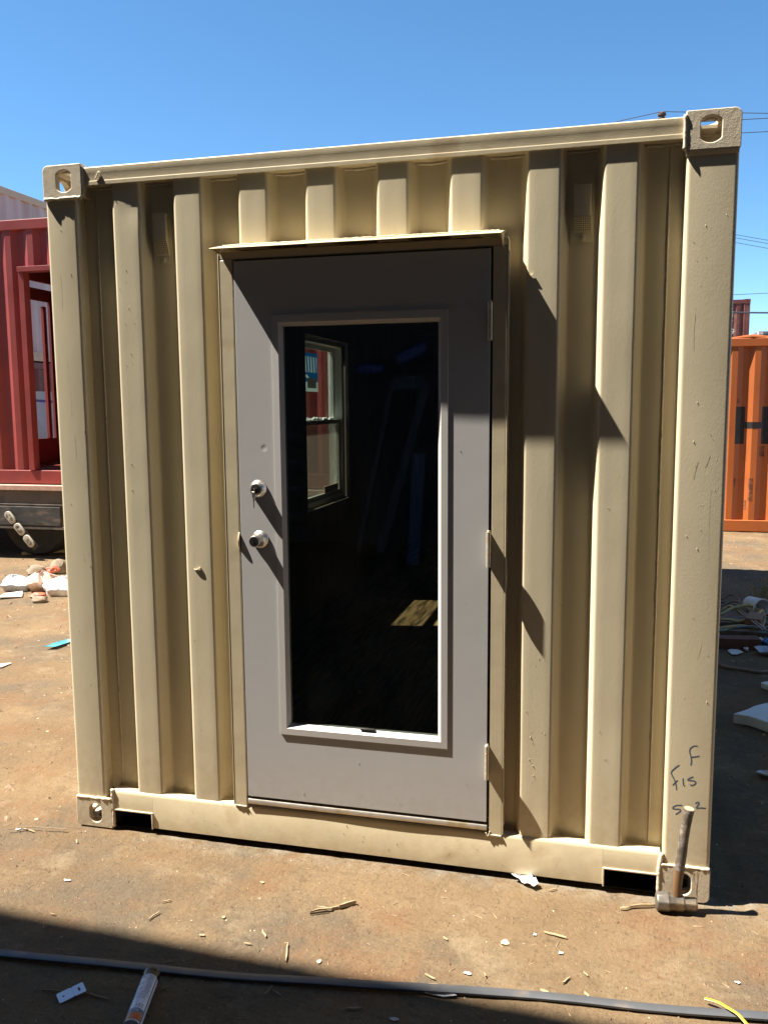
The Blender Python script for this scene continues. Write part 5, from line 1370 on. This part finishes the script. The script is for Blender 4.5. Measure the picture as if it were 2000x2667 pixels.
# clear film caught under the flat bar
flat('plastic_film', 'wrinkled pale plastic film caught under the flat bar', 'litter', [(0.335, -0.655), (0.37, -0.672), (0.42, -0.672), (0.46, -0.662), (0.44, -0.650), (0.39, -0.652)], 'paper_grey', 0.002, 0.008)

# tiny crumbs nobody could count
def scatter(name, n_, area, size, m, seed, flatk=0.5):
    rnd = random.Random(seed); mb_ = MB()
    for _ in range(n_):
        x, y = rnd.uniform(area[0], area[1]), rnd.uniform(area[2], area[3])
        if -1.22 < x < 1.22 and -0.0 < y < 6.1: continue
        r = size[0] + (size[1] - size[0]) * rnd.random() ** 2.5; a = rnd.uniform(0, PI); z = gz(x, y)
        e = rnd.uniform(0.4, 1.0); c_, s_ = math.cos(a), math.sin(a)
        vs = []
        for ux, uy, uz in ((1, 0, 0), (0, 1, 0), (-1, 0, 0), (0, -1, 0), (0.1, 0.1, 1)):
            k = rnd.uniform(0.7, 1.2); px, py = ux * r * k, uy * r * e * k
            vs.append((x + px * c_ - py * s_, y + px * s_ + py * c_, z - 0.001 + uz * r * flatk + (0.0 if uz else 0.0)))
        mb_.add(vs, [(0, 1, 4), (1, 2, 4), (2, 3, 4), (3, 0, 4)])
    o = obj(name, mb_, m, smooth=0); o['kind'] = 'stuff'; return o
scatter('pebbles', 5200, (-1.9, 2.2, -1.25, 0.1), (0.0015, 0.0075), 'pebbles', 1, 0.8)
scatter('wood_crumbs', 650, (-1.9, 2.2, -1.25, 0.1), (0.0012, 0.006), 'chips', 2, 0.25)
def straws(name, n_, area, seed):
    rnd = random.Random(seed); mb_ = MB()
    for _ in range(n_):
        x, y = rnd.uniform(area[0], area[1]), rnd.uniform(area[2], area[3])
        if -1.22 < x < 1.22 and y > 0: continue
        ll, w_, a, z = rnd.uniform(0.004, 0.016), rnd.uniform(0.0006, 0.0016), rnd.uniform(0, PI), gz(x, y) + 0.0006
        c_, s_ = math.cos(a), math.sin(a); t = rnd.uniform(0, 0.003)
        vs = [(x + c_ * u * ll - s_ * v * w_, y + s_ * u * ll + c_ * v * w_, z + (t if u > 0 else 0) + h_) for u, v, h_ in ((-1, -1, 0), (1, -0.5, 0), (1, 0.5, 0), (-1, 1, 0), (-1, 0, 0.0012), (1, 0, 0.0012))]
        mb_.add(vs, [(0, 1, 5, 4), (4, 5, 2, 3), (0, 4, 3), (1, 2, 5)])
    o = obj(name, mb_, 'splinter', smooth=0); o['kind'] = 'stuff'
straws('wood_shavings', 150, (-1.8, 1.9, -1.15, 0.05), 21)
straws('yard_shavings', 160, (-5, -1.25, -0.2, 4), 22)
scatter('yard_pebbles', 1500, (-6, -1.25, -0.4, 6), (0.004, 0.028), 'pebbles', 3, 0.6)
scatter('yard_chips', 420, (-5, -1.25, -0.4, 5), (0.003, 0.016), 'chips', 4, 0.25)
scatter('shade_pebbles', 1700, (1.23, 4.5, 0.1, 9), (0.004, 0.024), 'pebbles', 5, 0.6)
scatter('shade_chips', 520, (1.23, 3.0, 0.1, 6), (0.003, 0.013), 'chips', 6, 0.3)

# ---------------------------------------------------------------- workshop shed behind the camera (its roof shades the foreground, its inside is what the glass reflects)
SH = 7.0; sang = -0.038
shed = thing('workshop_shed', 'open fronted workshop shed whose roof edge shades the foreground', 'building', (0, -0.645 - SH * 0.21 / 1.66 + sang * SH / 1.66, 0), sang)
obj('roof', MB().box(-14, 14, -13, 0, SH, SH + 0.12), 'shed_roof', shed)
obj('back_wall', MB().box(-14, 14, -13.1, -12.95, 0, SH - 0.005), 'shed_wall', shed)
obj('side_wall', MB().box(-14.1, -14.0, -12.9, -0.2, 0, SH - 0.005), 'shed_wall', shed)
obj('side_wall', MB().box(14.0, 14.1, -12.9, -0.2, 0, SH - 0.005), 'shed_wall', shed)
obj('partition', MB().box(-6, 7, -5.6, -5.5, 0, SH - 0.01), 'shed_wall', shed)
for x in (-13.8, 13.6): obj('post', MB().box(x, x + 0.2, -0.5, -0.3, 0, SH - 0.005), 'shed_wall', shed)
def mirror_sign(label, x, z, w_, h_, rot):
    r = thing('notice_sign', label, 'sign', (x, -6.9, z), 0, 'notice signs on the workshop wall')
    mtx = Matrix.Rotation(rot, 4, 'Y')
    b_ = MB().box(-w_ / 2, w_ / 2, -0.01, 0.0, -h_ / 2, h_ / 2); xform(b_, mtx); obj('sign_panel', b_, 'sign_blue', r)
    t = text_mb('NOTICE', h_ * 0.8); xform(t, mtx @ Matrix.Translation((0, 0.002, 0)) @ Matrix.Rotation(PI, 4, 'Z') @ Matrix.Rotation(PI / 2, 4, 'X')); obj('sign_text', t, 'sign_white', r, smooth=0)
mirror_sign('blue NOTICE sign hung level on the workshop wall', -1.815, 2.13, 0.32, 0.095, 0)
mirror_sign('blue NOTICE sign hung crooked on the workshop wall', -1.32, 2.30, 0.34, 0.13, -0.42)
lf = thing('leaning_timber', 'pale door frame leaning against the workshop wall', 'door frame', (-1.1, -6.6, 0))
def bar3(a, b, w_, d_=0.05):
    a, b = Vector(a), Vector(b); t = (b - a).normalized(); s_ = t.cross(Vector((0, 1, 0))).normalized() * w_ / 2; y = Vector((0, d_, 0))
    return MB().add([a - s_, a + s_, a + s_ + y, a - s_ + y, b - s_, b + s_, b + s_ + y, b - s_ + y], [(0, 1, 2, 3), (4, 7, 6, 5), (0, 4, 5, 1), (1, 5, 6, 2), (2, 6, 7, 3), (3, 7, 4, 0)])
obj('frame_member', bar3((-0.79, 0, 0.0), (-0.385, -0.05, 1.95), 0.045), 'shed_frame', lf)
obj('frame_member', bar3((-0.53, 0, 0.0), (0.02, -0.05, 1.95), 0.10), 'shed_frame', lf)
obj('frame_member', bar3((-0.375, -0.05, 1.955), (-0.02, -0.05, 1.955), 0.15), 'shed_frame', lf)
tag(obj('leaning_board', MB().box(-0.065, 0.065, -0.02, 0.02, 0, 1.20), 'shed_blue', loc=(-1.095, -5.9, 0)), 'pale blue board standing upright in the workshop', 'board').rotation_euler = (0, 0.062, 0)
rk = thing('storage_rack', 'dark rack of stacked boards in the workshop', 'rack', (-2.73, -6.3, 0))
for k in range(9): obj('shelf', MB().box(-0.25, 0.25, -0.15, 0.15, 0.3 + 0.15 * k, 0.345 + 0.15 * k), 'shed_frame' if k % 2 else 'shed_wall', rk)
